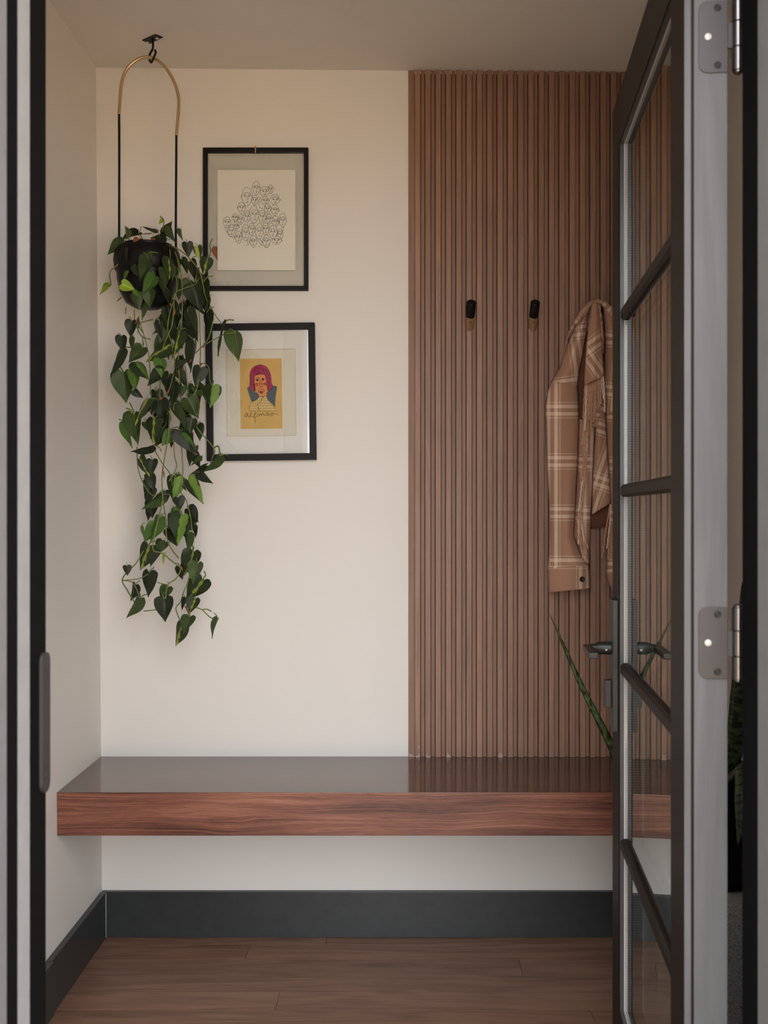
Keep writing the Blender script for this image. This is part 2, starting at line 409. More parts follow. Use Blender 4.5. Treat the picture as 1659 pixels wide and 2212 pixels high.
# ------------------------------------------------------------------ mesh helpers
class MB:
    def __init__(s):
        s.v, s.f, s.mi, s.uv, s.smooth = [], [], [], {}, False
        s.cur = 0
    def _face(s, idx):
        s.f.append(tuple(idx)); s.mi.append(s.cur)
    def box(s, x0, x1, y0, y1, z0, z1):
        b = len(s.v)
        s.v += [(x0, y0, z0), (x1, y0, z0), (x1, y1, z0), (x0, y1, z0), (x0, y0, z1), (x1, y0, z1), (x1, y1, z1), (x0, y1, z1)]
        for q in ((0, 3, 2, 1), (4, 5, 6, 7), (0, 1, 5, 4), (1, 2, 6, 5), (2, 3, 7, 6), (3, 0, 4, 7)):
            s._face([b + i for i in q])
        return s
    def cham(s, x0, x1, y0, y1, z0, z1, c):
        """box with chamfered vertical + horizontal edges (bmesh bevel)"""
        bm = bmesh.new()
        bmesh.ops.create_cube(bm, size=1)
        for v in bm.verts:
            v.co = Vector((x0 + (v.co.x + .5) * (x1 - x0), y0 + (v.co.y + .5) * (y1 - y0), z0 + (v.co.z + .5) * (z1 - z0)))
        bmesh.ops.bevel(bm, geom=bm.edges[:], offset=c, segments=2, affect='EDGES', profile=0.6)
        return s.take(bm)
    def take(s, bm):
        b = len(s.v); bm.verts.index_update()
        s.v += [tuple(v.co) for v in bm.verts]
        for f in bm.faces: s._face([b + v.index for v in f.verts])
        bm.free(); return s
    def hexa(s, p):
        b = len(s.v); s.v += [tuple(q) for q in p]
        for q in ((0, 3, 2, 1), (4, 5, 6, 7), (0, 1, 5, 4), (1, 2, 6, 5), (2, 3, 7, 6), (3, 0, 4, 7)):
            s._face([b + i for i in q])
        return s
    def tube(s, pts, r, n=8, cap=True):
        pts = [Vector(p) for p in pts]
        rs = r if isinstance(r, (list, tuple)) else [r] * len(pts)
        b = len(s.v); up = None
        for i, p in enumerate(pts):
            t = (pts[min(i + 1, len(pts) - 1)] - pts[max(i - 1, 0)]).normalized()
            if up is None:
                up = t.orthogonal().normalized()
            up = (up - t * up.dot(t))
            up = up.normalized() if up.length > 1e-6 else t.orthogonal().normalized()
            w = t.cross(up)
            for k in range(n):
                a = 2 * math.pi * k / n
                s.v.append(tuple(p + (up * math.cos(a) + w * math.sin(a)) * rs[i]))
        for i in range(len(pts) - 1):
            for k in range(n):
                k2 = (k + 1) % n
                s._face([b + i * n + k, b + i * n + k2, b + (i + 1) * n + k2, b + (i + 1) * n + k])
        if cap:
            s._face([b + k for k in range(n)][::-1])
            s._face([b + (len(pts) - 1) * n + k for k in range(n)])
        return s
    def lathe(s, prof, c=(0, 0, 0), n=32, close=True):
        b = len(s.v)
        for (r, z) in prof:
            for k in range(n):
                a = 2 * math.pi * k / n
                s.v.append((c[0] + r * math.cos(a), c[1] + r * math.sin(a), c[2] + z))
        for i in range(len(prof) - 1):
            for k in range(n):
                k2 = (k + 1) % n
                s._face([b + i * n + k, b + i * n + k2, b + (i + 1) * n + k2, b + (i + 1) * n + k])
        if close:
            s._face([b + k for k in range(n)][::-1])
            s._face([b + (len(prof) - 1) * n + k for k in range(n)])
        return s
    def prism(s, poly, y0, y1):
        """poly of (x,z), extruded in y"""
        b = len(s.v); n = len(poly)
        s.v += [(x, y0, z) for x, z in poly] + [(x, y1, z) for x, z in poly]
        s._face([b + i for i in range(n)]); s._face([b + n + i for i in range(n)][::-1])
        for i in range(n):
            j = (i + 1) % n
            s._face([b + i, b + n + i, b + n + j, b + j])
        return s
    def ribbon(s, pts, w, y, closed=False):
        """flat ink line through (x,z) points lying in plane y"""
        pts = [Vector((p[0], p[1])) for p in pts]
        n = len(pts); b = len(s.v)
        for i, p in enumerate(pts):
            a = pts[(i - 1) % n] if (closed or i > 0) else p
            c = pts[(i + 1) % n] if (closed or i < n - 1) else p
            t = (c - a)
            t = t.normalized() if t.length > 1e-9 else Vector((1, 0))
            nn = Vector((-t.y, t.x)) * (w / 2)
            s.v.append((p.x + nn.x, y, p.y + nn.y)); s.v.append((p.x - nn.x, y, p.y - nn.y))
        for i in range(n if closed else n - 1):
            j = (i + 1) % n
            s._face([b + 2 * i, b + 2 * j, b + 2 * j + 1, b + 2 * i + 1])
        return s
    def build(s, name, mats, parent=None, smooth=False, bevel=0.0, uvs=None):
        me = bpy.data.meshes.new(name)
        me.from_pydata(s.v, [], s.f)
        ms = mats if isinstance(mats, (list, tuple)) else [mats]
        for m in ms: me.materials.append(m)
        if len(ms) > 1: me.polygons.foreach_set('material_index', s.mi)
        if uvs is not None:
            ul = me.uv_layers.new(name='UVMap')
            for lp in me.loops: ul.data[lp.index].uv = uvs[lp.vertex_index]
        bm = bmesh.new(); bm.from_mesh(me); bmesh.ops.recalc_face_normals(bm, faces=bm.faces[:]); bm.to_mesh(me); bm.free()
        if smooth:
            me.polygons.foreach_set('use_smooth', [True] * len(me.polygons))
        me.update()
        o = bpy.data.objects.new(name, me); COL.objects.link(o)
        if parent: o.parent = parent
        if smooth and smooth != 'all':
            md = o.modifiers.new('es', 'EDGE_SPLIT'); md.split_angle = math.radians(40)
        if bevel:
            bv = o.modifiers.new('bevel', 'BEVEL'); bv.width = bevel; bv.segments = 2; bv.limit_method = 'ANGLE'
        return o

def spline(pts, n=8):
    """Catmull-Rom through the points"""
    P = [Vector(p) for p in pts]
    if len(P) < 3: return P
    out = []
    for i in range(len(P) - 1):
        p0 = P[max(i - 1, 0)]; p1 = P[i]; p2 = P[i + 1]; p3 = P[min(i + 2, len(P) - 1)]
        for k in range(n):
            t = k / n
            out.append(0.5 * ((2 * p1) + (p2 - p0) * t + (2 * p0 - 5 * p1 + 4 * p2 - p3) * t * t + (3 * p1 - p0 - 3 * p2 + p3) * t ** 3))
    out.append(P[-1]); return out

def tag(o, label=None, cat=None, group=None, kind=None):
    if label: o['label'] = label
    if cat: o['category'] = cat
    if group: o['group'] = group
    if kind: o['kind'] = kind
    return o
def empty(name, loc=(0, 0, 0), rz=0.0):
    o = bpy.data.objects.new(name, None); COL.objects.link(o)
    o.location = loc; o.rotation_euler = (0, 0, rz); o.empty_display_size = 0.05
    return o

# ------------------------------------------------------------------ room shell
XL0, XL1 = -0.8425, -0.863          # left wall leans a little: at floor / at ceiling
XR = 0.89
Y_IN = 1.36                         # interior face of the entrance wall
CZ = lambda x: 2.4324 - 0.01025 * (x - 0.017)
ZT = 2.60

o = MB().box(-1.05, 1.05, D_BACK, D_BACK + 0.12, -0.1, ZT).build('wall_back', M['wall'])
tag(o, 'white plaster back wall behind the bench', 'wall', kind='structure')
dx = XL1 - XL0
o = MB().hexa([(XL0 - 0.12, Y_IN - 0.02, -0.1), (XL0, Y_IN - 0.02, -0.1), (XL0, D_BACK + 0.02, -0.1), (XL0 - 0.12, D_BACK + 0.02, -0.1),
               (XL1 - 0.12, Y_IN - 0.02, ZT), (XL1, Y_IN - 0.02, ZT), (XL1, D_BACK + 0.02, ZT), (XL1 - 0.12, D_BACK + 0.02, ZT)]).build('wall_left', M['wall'])
tag(o, 'white plaster side wall beside the hanging plant', 'wall', kind='structure')
o = MB().box(XR, XR + 0.12, Y_IN - 0.02, D_BACK + 0.02, -0.1, ZT).build('wall_right', M['wall'])
tag(o, 'beige shaded wall seen through the gap at the hinges', 'wall', kind='structure')
o = MB().hexa([(-1.0, Y_IN - 0.02, CZ(-1.0)), (1.05, Y_IN - 0.02, CZ(1.05)), (1.05, D_BACK + 0.02, CZ(1.05)), (-1.0, D_BACK + 0.02, CZ(-1.0)),
               (-1.0, Y_IN - 0.02, ZT), (1.05, Y_IN - 0.02, ZT), (1.05, D_BACK + 0.02, ZT), (-1.0, D_BACK + 0.02, ZT)]).build('ceiling', M['ceiling'])
tag(o, 'plain off-white ceiling over the entry', 'ceiling', kind='structure')
mb = MB()
mb.box(-3.2, -0.52, 1.12, Y_IN, -0.15, 3.2).box(0.50, 3.2, 1.12, Y_IN, -0.15, 3.2).box(-0.52, 0.50, 1.12, Y_IN, 2.07, 3.2)
o = mb.build('wall_front', M['wall'])
tag(o, 'entrance wall with the doorway the picture looks through', 'wall', kind='structure')
mb = MB()
mb.box(-3.2, -0.515, 1.09, 1.12, -0.15, 3.2).box(0.495, 3.2, 1.09, 1.12, -0.15, 3.2).box(-0.515, 0.495, 1.09, 1.12, 2.09, 3.2)
o = mb.build('wall_exterior', M['facade'])
tag(o, 'grey outside cladding around the doorway', 'wall', kind='structure')
o = MB().box(-12, 12, -16, 1.12, -0.25, -0.15).build('ground', M['ground'])
tag(o, 'tan paving outside the doorway', 'ground', kind='structure')

o = MB().box(-1.6, 3.0, -1.7, 1.07, -0.15, -0.05).build('added_porch_floor', M['porch'])  # unseen dark slab, added to weaken light reaching the low door edge
tag(o, 'unseen dark porch floor added to cut light bounced up at the doorway', 'floor', kind='structure')
o = MB().box(-1.6, -1.3, -4.0, 1.12, -0.15, 3.2).build('wall_light_block', M['facade'])  # unseen wall, added to block daylight coming from the left outside
tag(o, 'unseen grey side wall added to block daylight from the left', 'wall', kind='structure')

# floor: planks are separate boards over a dark bed
fl = MB().box(-0.98, 1.0, Y_IN - 0.24, D_BACK + 0.05, -0.1, -0.012).build('floor', M['floor_gap'])
tag(fl, 'brown oak plank floor under the bench', 'floor', kind='structure')
rows = []
y = D_BACK - 0.015 + 0.02
pw = 0.1005
edges = [2.96 + 0.1005 * 2, 2.96 + 0.1005, 2.96]
while edges[-1] > Y_IN - 0.1:
    edges.append(edges[-1] - pw)
joints = {4: [-0.304], 6: [-0.55], 2: [0.31], 3: [0.62], 5: [0.45]}
for i in range(len(edges) - 1):
    ya, yb = edges[i + 1] + 0.0006, min(edges[i] - 0.0006, D_BACK)
    js = joints.get(i, [random.uniform(-0.6, 0.6)])
    xs = [-0.86] + js + [XR]
    for k in range(len(xs) - 1):
        p = MB().box(xs[k] + 0.0005, xs[k + 1] - 0.0005, ya, yb, -0.012, 0.0).build('plank', M['floor'], fl)

# baseboards
BH = 0.128
o = MB().box(XL0 + 0.0, XR, D_BACK - 0.015, D_BACK, 0, BH).build('baseboard_back', M['base'], bevel=0.001)
tag(o, 'dark slate baseboard along the wall under the bench', 'baseboard', kind='structure')
bl = MB().hexa([(XL0 - 0.005, 2.632, 0), (XL0 + 0.0145, 2.632, 0), (XL0 + 0.0135, D_BACK - 0.0155, 0), (XL0 - 0.005, D_BACK - 0.0155, 0),
                (XL0 - 0.006, 2.632, BH), (XL0 + 0.0135, 2.632, BH), (XL0 + 0.0125, D_BACK - 0.0155, BH), (XL0 - 0.006, D_BACK - 0.0155, BH)]).build('baseboard_left', M['base'], bevel=0.001)
tag(bl, 'dark slate baseboard along the plant side wall', 'baseboard', kind='structure')
MB().box(XL0 - 0.004, XL0 + 0.0148, 2.629, 2.632, 0, BH - 0.002).build('caulk_seam', M['caulk'], bl)
MB().box(XL0 - 0.004, XL0 + 0.0185, 1.37, 2.629, 0, BH).build('board', M['base'], bl, bevel=0.001)
MB().box(XL0 + 0.0128, XL0 + 0.0145, D_BACK - 0.0165, D_BACK - 0.0152, 0.001, BH - 0.003).build('corner_seam', M['caulk'], bl)
o = MB().box(XR - 0.015, XR, 1.37, D_BACK - 0.0155, 0, BH).build('baseboard_right', M['base'], bevel=0.001)
tag(o, 'dark slate baseboard on the shaded hinge side wall', 'baseboard', kind='structure')

# ------------------------------------------------------------------ bench
BT, BB = 0.504, 0.398
YB = D_BACK / 1.147 - 0.0           # front face
bench = empty('floating_bench', (0.02, YB, BB))
tag(bench, 'floating walnut bench with thick front edge spanning the niche', 'bench')
bx0, bx1 = -0.849 - 0.02, XR - 0.02
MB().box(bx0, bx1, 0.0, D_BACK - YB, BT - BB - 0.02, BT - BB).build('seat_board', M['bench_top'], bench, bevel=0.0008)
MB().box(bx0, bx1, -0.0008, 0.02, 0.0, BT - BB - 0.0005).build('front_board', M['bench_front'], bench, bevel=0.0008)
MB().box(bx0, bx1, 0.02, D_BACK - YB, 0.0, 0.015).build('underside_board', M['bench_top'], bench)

# ------------------------------------------------------------------ slatted wall panel
panel = empty('slatted_wall_panel', (0.45, D_BACK, BT))
tag(panel, 'brown walnut panel of vertical slats rising from bench to ceiling', 'wall panel')
zs0 = BT + 0.0005
def slat(name, x0, x1, yf, yb, mat):
    zt = CZ(x1) - 0.0012
    o = MB().box(-(x1 - x0) / 2, (x1 - x0) / 2, yf - D_BACK, yb - D_BACK, 0.0005, zt - BT).build(name, mat, panel)
    o.location = ((x0 + x1) / 2 - 0.45, 0, 0)
    return o
slat('backing', 0.0175, XR, D_BACK - 0.0012, D_BACK, M['groove'])
PER = 22.27 / F * 3.112
SW = 11.3 / F * 3.112
x_first = (896.5 - CX) / F * 3.112
slat('groove_strip', 0.017, x_first - 0.0012, D_BACK - 0.005, D_BACK - 0.0012, M['slat_back'])
k = 0
while True:
    xs = x_first + PER * k
    if xs + SW > XR: break
    slat('slat', xs, xs + SW, 3.112, D_BACK - 0.0012, M['slat'])
    g0, g1 = xs + SW + 0.0021, xs + PER - 0.0021
    if g1 < XR:
        slat('groove_strip', g0, g1, D_BACK - 0.005, D_BACK - 0.0012, M['slat_back'])
    k += 1

# pale glue residue where the panel meets the bench
def smear(pts, d):
    q = [PX(x, y, d) for x, y in pts]
    MB().prism([(p.x - 0.45, p.z - BT) for p in q], d - D_BACK, d - D_BACK - 0.0002).build('glue_residue', M['residue'], panel)
smear([(883, 1627), (890, 1629.5), (896, 1633.5), (895, 1635.2), (883, 1635.2)], D_BACK - 0.0051)
smear([(903, 1611.5), (905.5, 1611), (906, 1617), (903.8, 1618)], 3.1119)
smear([(903.5, 1632), (906.5, 1625), (906.8, 1636.8), (898, 1636.8), (899, 1632)], 3.1119)
smear([(921, 1633), (923, 1624), (923.5, 1632), (930, 1633.5), (930, 1636.8), (921, 1636.8)], 3.1119)
smear([(965, 1635), (966, 1626), (972, 1632), (974.5, 1636.8), (965, 1636.8)], 3.1119)
smear([(1076, 1636.8), (1078, 1628), (1082, 1624), (1086, 1632), (1086.5, 1636.8)], 3.1119)

# ------------------------------------------------------------------ entrance door frame
XJL, XJR = -0.4370, 0.4170
def jamb(name, xf, side, label):
    t = empty(name, (xf, 1.30, 0)); tag(t, label, 'door frame', kind='structure')
    s = side     # +1: solid on +x side
    def strip(nm, y0, y1, off, mat):
        a, b = (xf + off * s, xf + 0.085 * s)
        x0, x1 = min(a, b), max(a, b)
        MB().box(x0 - xf, x1 - xf, y0 - 1.30, y1 - 1.30, -0.02, 2.05).build(nm, mat, t)
    strip('rabbet_strip', 1.305, 1.362, 0.0, M['jamb_black'])
    strip('stop_board', 1.262, 1.305, 0.0006, M['jamb_grey'])
    strip('weatherstrip', 1.229, 1.262, 0.0, M['jamb_black'])
    strip('outer_jamb', 1.10, 1.229, 0.0006, M['jamb_outer'])
    return t
jl = jamb('trim_1', XJL, -1, 'black and grey strike-side door jamb with latch plate')
jr = jamb('trim_2', XJR, 1, 'black and grey hinge-side door jamb')
t3 = MB().box(XJL - 0.08, XJR + 0.08, 1.10, 1.362, 2.05, 2.09).build('trim_3', M['jamb_black'])
tag(t3, 'black head jamb above the doorway', 'door frame', kind='structure')
t4 = MB().box(XJL - 0.08, XJR + 0.08, 1.08, 1.362, -0.15, -0.02).build('trim_4', M['jamb_black'])
tag(t4, 'dark sill at the foot of the doorway', 'door frame', kind='structure')
# strike plate
sp = MB()
n = 10; R = 0.012; z0, z1 = 0.852, 1.022
mbp = []
for (cy, cz, a0) in ((1.367 - R, z1 - R, 0), (1.338 + R, z1 - R, 90), (1.338 + R, z0 + R, 180), (1.367 - R, z0 + R, 270)):
    for i in range(n + 1):
        a = math.radians(a0 + 90 * i / n)
        mbp.append((cy + R * math.cos(a), cz + R * math.sin(a)))
b = len(sp.v); nn = len(mbp)
sp.v += [(0.0, p[0] - 1.30, p[1]) for p in mbp] + [(0.0040, p[0] - 1.30, p[1]) for p in mbp]
sp._face(range(nn)); sp._face([nn + i for i in range(nn)][::-1])
for i in range(nn): sp._face([i, (i + 1) % nn, nn + (i + 1) % nn, nn + i])
plate = sp.build('strike_plate', M['screw'], jl)
for zz in (0.872, 1.002):
    MB().tube([(0.0038, 0.053, zz), (0.0048, 0.053, zz)], 0.004, 12).build('screw', M['screw'], plate)

# ------------------------------------------------------------------ the open glazed door
ANG = math.atan2(2400.0, 186.0)
DW, DT = 0.8115, 0.0535
DZ0, DZ1 = 0.008, 1.985
door = empty('door_1', (0.3553, 1.40, 0.0), ANG)
tag(door, 'dark bronze glazed door with five lites standing open inward', 'door', kind='structure')
ST = 0.105
GZ0, GZ1 = 0.2455, 1.8905
Y1 = -DT
# stiles and rails (local: x along the door, y toward exterior, z up)
MB().box(0.002, ST, Y1, 0, DZ0, DZ1).build('hinge_stile', M['door'], door, bevel=0.001)
MB().box(DW - ST, DW, Y1, 0, DZ0, DZ1).build('latch_stile', M['door'], door, bevel=0.001)
MB().box(ST, DW - ST, Y1, 0, GZ1, DZ1).build('top_rail', M['door'], door, bevel=0.001)
MB().box(ST, DW - ST, Y1, 0, DZ0, GZ0).build('bottom_rail', M['door'], door, bevel=0.001)
MB().box(0.0, 0.002, -0.0085, 0.0, DZ0, DZ1).build('edge_strip', M['edge'], door, bevel=0.0007)
MB().box(0.0, 0.002, Y1, -0.0120, DZ0, DZ1).build('edge_strip', M['edge'], door, bevel=0.0007)
def ring(name, mat, y0, y1, w, inset=0.0):
    t = MB(); a0, a1, c0, c1 = ST + inset, DW - ST - inset, GZ0 + inset, GZ1 - inset
    t.box(a0, a0 + w, y0, y1, c0, c1).box(a1 - w, a1, y0, y1, c0, c1)
    t.box(a0 + w, a1 - w, y0, y1, c0, c0 + w).box(a0 + w, a1 - w, y0, y1, c1 - w, c1)
    return t.build(name, mat, door)
ring('glazing_bead', M['bead'], -0.0128, -0.0098, 0.0018)
ring('glazing_bead', M['bead_dark'], -0.0098, -0.0025, 0.0012)
ring('glazing_bead', M['door'], Y1 + 0.004, -0.0362, 0.006)
ring('spacer_bar', M['spacer'], -0.0312, -0.0168, 0.008)
zm = [1.5668, 1.2325, 0.8948, 0.5622]
zc = [GZ1] + zm + [GZ0]
for i in range(5):
    for (ya, yb) in ((-0.0168, -0.0130), (-0.0352, -0.0314)):
        MB().box(ST, DW - ST, ya, yb, zc[i + 1], zc[i]).build('pane', M['glass'], door)
def muntin(z, y0, sgn):
    h, pr = 0.0118, 0.0095
    prof = [(-h, 0), (-h, 0.45 * pr), (-h * 0.62, pr), (h * 0.62, pr), (h, 0.45 * pr), (h, 0)]
    t = MB(); m = len(prof)
    for xx in (ST + 0.0012, DW - ST - 0.0012):
        t.v += [(xx, y0 + sgn * p[1], z + p[0]) for p in prof]
    for i in range(m):
        t._face([i, (i + 1) % m, m + (i + 1) % m, m + i])
    t._face(range(m)); t._face([m + i for i in range(m)][::-1])
    return t.build('muntin', M['door'], door)
for z in zm:
    muntin(z, -0.0129, 1); muntin(z, -0.0353, -1)
    MB().box(ST + 0.009, DW - ST - 0.009, -0.0290, -0.0190, z - 0.008, z + 0.008).build('spacer_bar', M['spacer'], door)

# hinges
def hinge(zc_):
    y_in, y_out = Y1 + 0.0002, -0.0175
    z0, z1 = zc_ - 0.0452, zc_ + 0.0452
    R = 0.0115; pts = [(y_in, z0)]
    pts += [(y_in, z1)]
    for i in range(9):
        a = math.radians(90 - 90 * i / 8); pts.append((y_out - R + R * math.cos(a), z1 - R + R * math.sin(a)))
    for i in range(9):
        a = math.radians(0 - 90 * i / 8); pts.append((y_out - R + R * math.cos(a), z0 + R + R * math.sin(a)))
    t = MB(); m = len(pts)
    t.v += [(-0.0016, p[0], p[1]) for p in pts] + [(0.0006, p[0], p[1]) for p in pts]
    t._face(range(m)); t._face([m + i for i in range(m)][::-1])
    for i in range(m): t._face([i, (i + 1) % m, m + (i + 1) % m, m + i])
    h = t.build('hinge', M['hinge'], door, bevel=0.0004)
    for (yy, zz, mt, r) in ((-0.0407, zc_ + 0.036, 'screw', 0.0044), (-0.0407, zc_ - 0.036, 'screw', 0.0044), (-0.0292, zc_, 'screw_bright', 0.0042)):
        if mt == 'screw':
            MB().lathe([(0.0044, 0), (0.0048, 0.0005), (0.0036, 0.0009), (0.0026, 0.0004), (0.0015, 0.0009), (0.0003, 0.0005)], n=20).build('screw', M['screw'], h, smooth=True)
        else:
            MB().lathe([(r, 0), (r, 0.0008), (r * 0.6, 0.0013), (0.0003, 0.0014)], n=20).build('screw', M['screw_bright'], h, smooth=True)
        s = COL.objects[-1]
        s.location = (-0.0016, yy, zz); s.rotation_euler = (0, math.radians(-90), 0)
    kx, ky = -0.004, Y1 - 0.0122
    segs = [(z0, z0 + 0.029), (z0 + 0.0295, z1 - 0.0295), (z1 - 0.029, z1)]
    for (a, b_) in segs:
        MB().lathe([(0.0064, a), (0.0074, a + 0.0008), (0.0074, b_ - 0.0008), (0.0064, b_)], (kx, ky, 0), 24).build('knuckle', M['hinge_pin'], h, smooth=True)
    MB().lathe([(0.0035, z0 - 0.004), (0.0058, z0 - 0.002), (0.0058, z1 + 0.002), (0.0035, z1 + 0.004)], (kx, ky, 0), 20).build('pin', M['hinge_pin'], h, smooth=True)
    MB().box(kx, 0.0004, ky + 0.004, Y1 + 0.0004, z0 + 0.0295, z1 - 0.0295).build('leaf_link', M['hinge'], h)
    MB().box(-0.034, kx, ky - 0.0085, ky - 0.0065, z0, z1).build('jamb_leaf', M['hinge'], h)
for zh in (1.790, 1.0285, 0.22):
    hinge(zh)

# handle set (exterior face) and its interior counterpart
def handle_set(sgn, y0):
    def yy(a): return y0 + sgn * a
    def bx(t, x0, x1, a, b_, z0, z1, c=0.0012):
        ya, yb = sorted((yy(a), yy(b_))); return t.cham(x0, x1, ya, yb, z0, z1, c)
    pl_ = bx(MB(), 0.717, 0.784, -0.0003, 0.0102, 0.773, 1.024).build('handle_plate', M['handle'], door)
    zl = 0.929
    MB().tube([(0.752, yy(0.010), zl), (0.752, yy(0.032), zl), (0.752, yy(0.040), zl), (0.752, yy(0.050), zl)], [0.0128, 0.0124, 0.0090, 0.0080], 24).build('lever_neck', M['handle'], pl_, smooth=True)
    bx(MB(), 0.632, 0.766, 0.0455, 0.0626, zl - 0.0058, zl + 0.0050, 0.0016).build('lever', M['handle'], pl_)
    MB().tube([(0.7400, yy(0.020), zl - 0.002), (0.7385, yy(0.020), zl - 0.002)], 0.0019, 12).build('set_screw', M['screw_bright'], pl_)
    bx(MB(), 0.738, 0.762, 0.010, 0.0225, 0.816, 0.868).build('thumb_turn', M['handle'], pl_)
handle_set(1, 0.0); handle_set(-1, Y1)
MB().box(DW, DW + 0.0012, Y1 + 0.012, -0.012, 0.86, 1.01).build('latch_plate', M['hinge'], door)

# ------------------------------------------------------------------ picture frames
def mitred_frame(w, h, bar, d):
    """outer size w x h in the xz plane centred on 0, front at y=-d, back at y=0"""
    t = MB()
    O = [(-w / 2, -h / 2), (w / 2, -h / 2), (w / 2, h / 2), (-w / 2, h / 2)]
    I = [(-w / 2 + bar, -h / 2 + bar), (w / 2 - bar, -h / 2 + bar), (w / 2 - bar, h / 2 - bar), (-w / 2 + bar, h / 2 - bar)]
    bars = []
    for i in range(4):
        j = (i + 1) % 4
        q = MB()
        q.hexa([(O[i][0], -d, O[i][1]), (O[j][0], -d, O[j][1]), (I[j][0], -d, I[j][1]), (I[i][0], -d, I[i][1]),
                (O[i][0], 0, O[i][1]), (O[j][0], 0, O[j][1]), (I[j][0], 0, I[j][1]), (I[i][0], 0, I[i][1])])
        bars.append(q)
    return bars

# --- upper frame: clear floating frame with a line drawing
d1_ = 3.107
c1 = PX(552.0, 472.6, d1_)
pic1 = empty('picture_frame', (c1.x, D_BACK - 0.0015, c1.z))
tag(pic1, 'thin black clear-glass frame holding a line drawing of many faces', 'picture')
W1, H1 = (665.6 - 438.2) / F * d1_, (626.6 - 318.6) / F * d1_
for q in mitred_frame(W1, H1, 0.0118, 0.0175):
    q.build('frame_bar', M['frame'], pic1, bevel=0.0006)
MB().box(-W1 / 2 + 0.009, W1 / 2 - 0.009, -0.0098, -0.0082, -H1 / 2 + 0.009, H1 / 2 - 0.009).build('glass', M['pic_glass'], pic1)
MB().box(-W1 / 2 + 0.009, W1 / 2 - 0.009, -0.0062, -0.0046, -H1 / 2 + 0.009, H1 / 2 - 0.009).build('back_glass', M['pic_glass_back'], pic1)
pw_, ph_ = (637.2 - 468.7) / F * d1_, (582.3 - 365.0) / F * d1_
pcx = ((552.9 - 552.0) / F * d1_); pcz = (472.6 - 473.7) / F * d1_
paper = MB().box(pcx - pw_ / 2, pcx + pw_ / 2, -0.0078, -0.0070, pcz - ph_ / 2, pcz + ph_ / 2).build('drawing_sheet', M['paper'], pic1)
rnd = random.Random(3)
ZS = 9.217
def zp1(x, z):                       # crop coordinates (460,380 @ 9.217) -> frame-local metres
    px, py = 460 + x / ZS, 380 + z / ZS
    return ((px - 552.0) / F * d1_, (472.6 - py) / F * d1_)
heads = [(855, 225, 150, 270), (1140, 250, 112, 180), (1020, 300, 180, 210), (670, 400, 210, 380), (1220, 460, 190, 210), (825, 470, 132, 195),
         (1030, 480, 150, 175), (560, 620, 150, 220), (1080, 640, 132, 205), (1225, 665, 150, 215), (430, 815, 120, 165), (810, 755, 190, 350),
         (270, 910, 150, 225), (1380, 870, 150, 285), (970, 795, 145, 260), (670, 795, 142, 235), (550, 850, 122, 195), (1115, 845, 132, 200),
         (1240, 895, 132, 230), (450, 985, 112, 185), (360, 1080, 142, 245), (1330, 1150, 112, 225), (640, 1115, 150, 330), (765, 1045, 132, 240),
         (1040, 1040, 150, 240), (915, 1090, 160, 320), (1260, 1270, 200, 160), (500, 1210, 142, 240), (1190, 1105, 170, 260), (1060, 1290, 150, 255), (800, 1290, 142, 240)]
dr = MB()
yl = -0.00782
for i, (hx, hz, hw, hh) in enumerate(heads):
    yf = yl - i * 0.00001
    out = []
    ph = [rnd.uniform(0, 6.28) for _ in range(4)]
    turn = rnd.uniform(-0.35, 0.35)
    for k in range(30):
        a = 2 * math.pi * k / 30
        x, z = math.sin(a), -math.cos(a)             # z<0 : top
        jaw = 1.0 if z < 0.1 else 1.0 - 0.42 * (z - 0.1) ** 1.3
        wob = 1 + 0.035 * math.sin(5 * a + ph[0]) + 0.03 * math.sin(9 * a + ph[1]) + rnd.uniform(-0.012, 0.012)
        out.append(zp1(hx + hw / 2 * x * jaw * wob, hz + hh / 2 * z * wob))
    b = len(dr.v); dr.cur = 0
    dr.v += [(p[0], yf, p[1]) for p in out]; dr._face(range(b, b + 30))
    dr.cur = 1
    LW = 0.00095
    yk = yf - 0.000005
    dr.ribbon(out, LW, yk, True)
    def loc(u, v): return zp1(hx + hw / 2 * (u + turn * (1 - v * v) * 0.45), hz + hh / 2 * v)
    hl = rnd.uniform(-0.62, -0.42)
    dr.ribbon([loc(-0.86 + 1.72 * q / 12, hl + 0.10 * math.sin(q * 1.9 + ph[2]) * (1 if q % 2 else 0.3) + 0.32 * (abs(q - 6) / 6) ** 2) for q in range(13)], LW, yk)
    for s in (-1, 1):
        dr.ribbon([loc(0.38 * s + 0.17 * math.cos(q * 0.785), -0.08 + 0.075 * math.sin(q * 0.785)) for q in range(8)], LW * 0.9, yk, True)
        dr.ribbon([loc(0.38 * s - 0.22 + 0.11 * q, -0.22 - 0.04 * math.sin(q * 0.8)) for q in range(5)], LW, yk)
        dr.ribbon([loc(0.38 * s + 0.03 * math.cos(q * 1.57), -0.08 + 0.03 * math.sin(q * 1.57)) for q in range(4)], LW, yk, True)
    dr.ribbon([loc(0.10, -0.12), loc(0.12, 0.12), loc(0.20, 0.26), loc(0.05, 0.31), loc(-0.10, 0.28)], LW, yk)
    dr.ribbon([loc(-0.28 + 0.14 * q, 0.52 + 0.03 * math.sin(q * 1.6)) for q in range(5)], LW, yk)
    dr.ribbon([loc(-0.18, 0.60), loc(0, 0.64), loc(0.20, 0.59)], LW * 0.9, yk)
    if rnd.random() < 0.6:
        s = rnd.choice((-1, 1))
        dr.ribbon([loc(0.93 * s, -0.12), loc(1.10 * s, -0.14), loc(1.10 * s, 0.10), loc(0.90 * s, 0.24)], LW, yk)
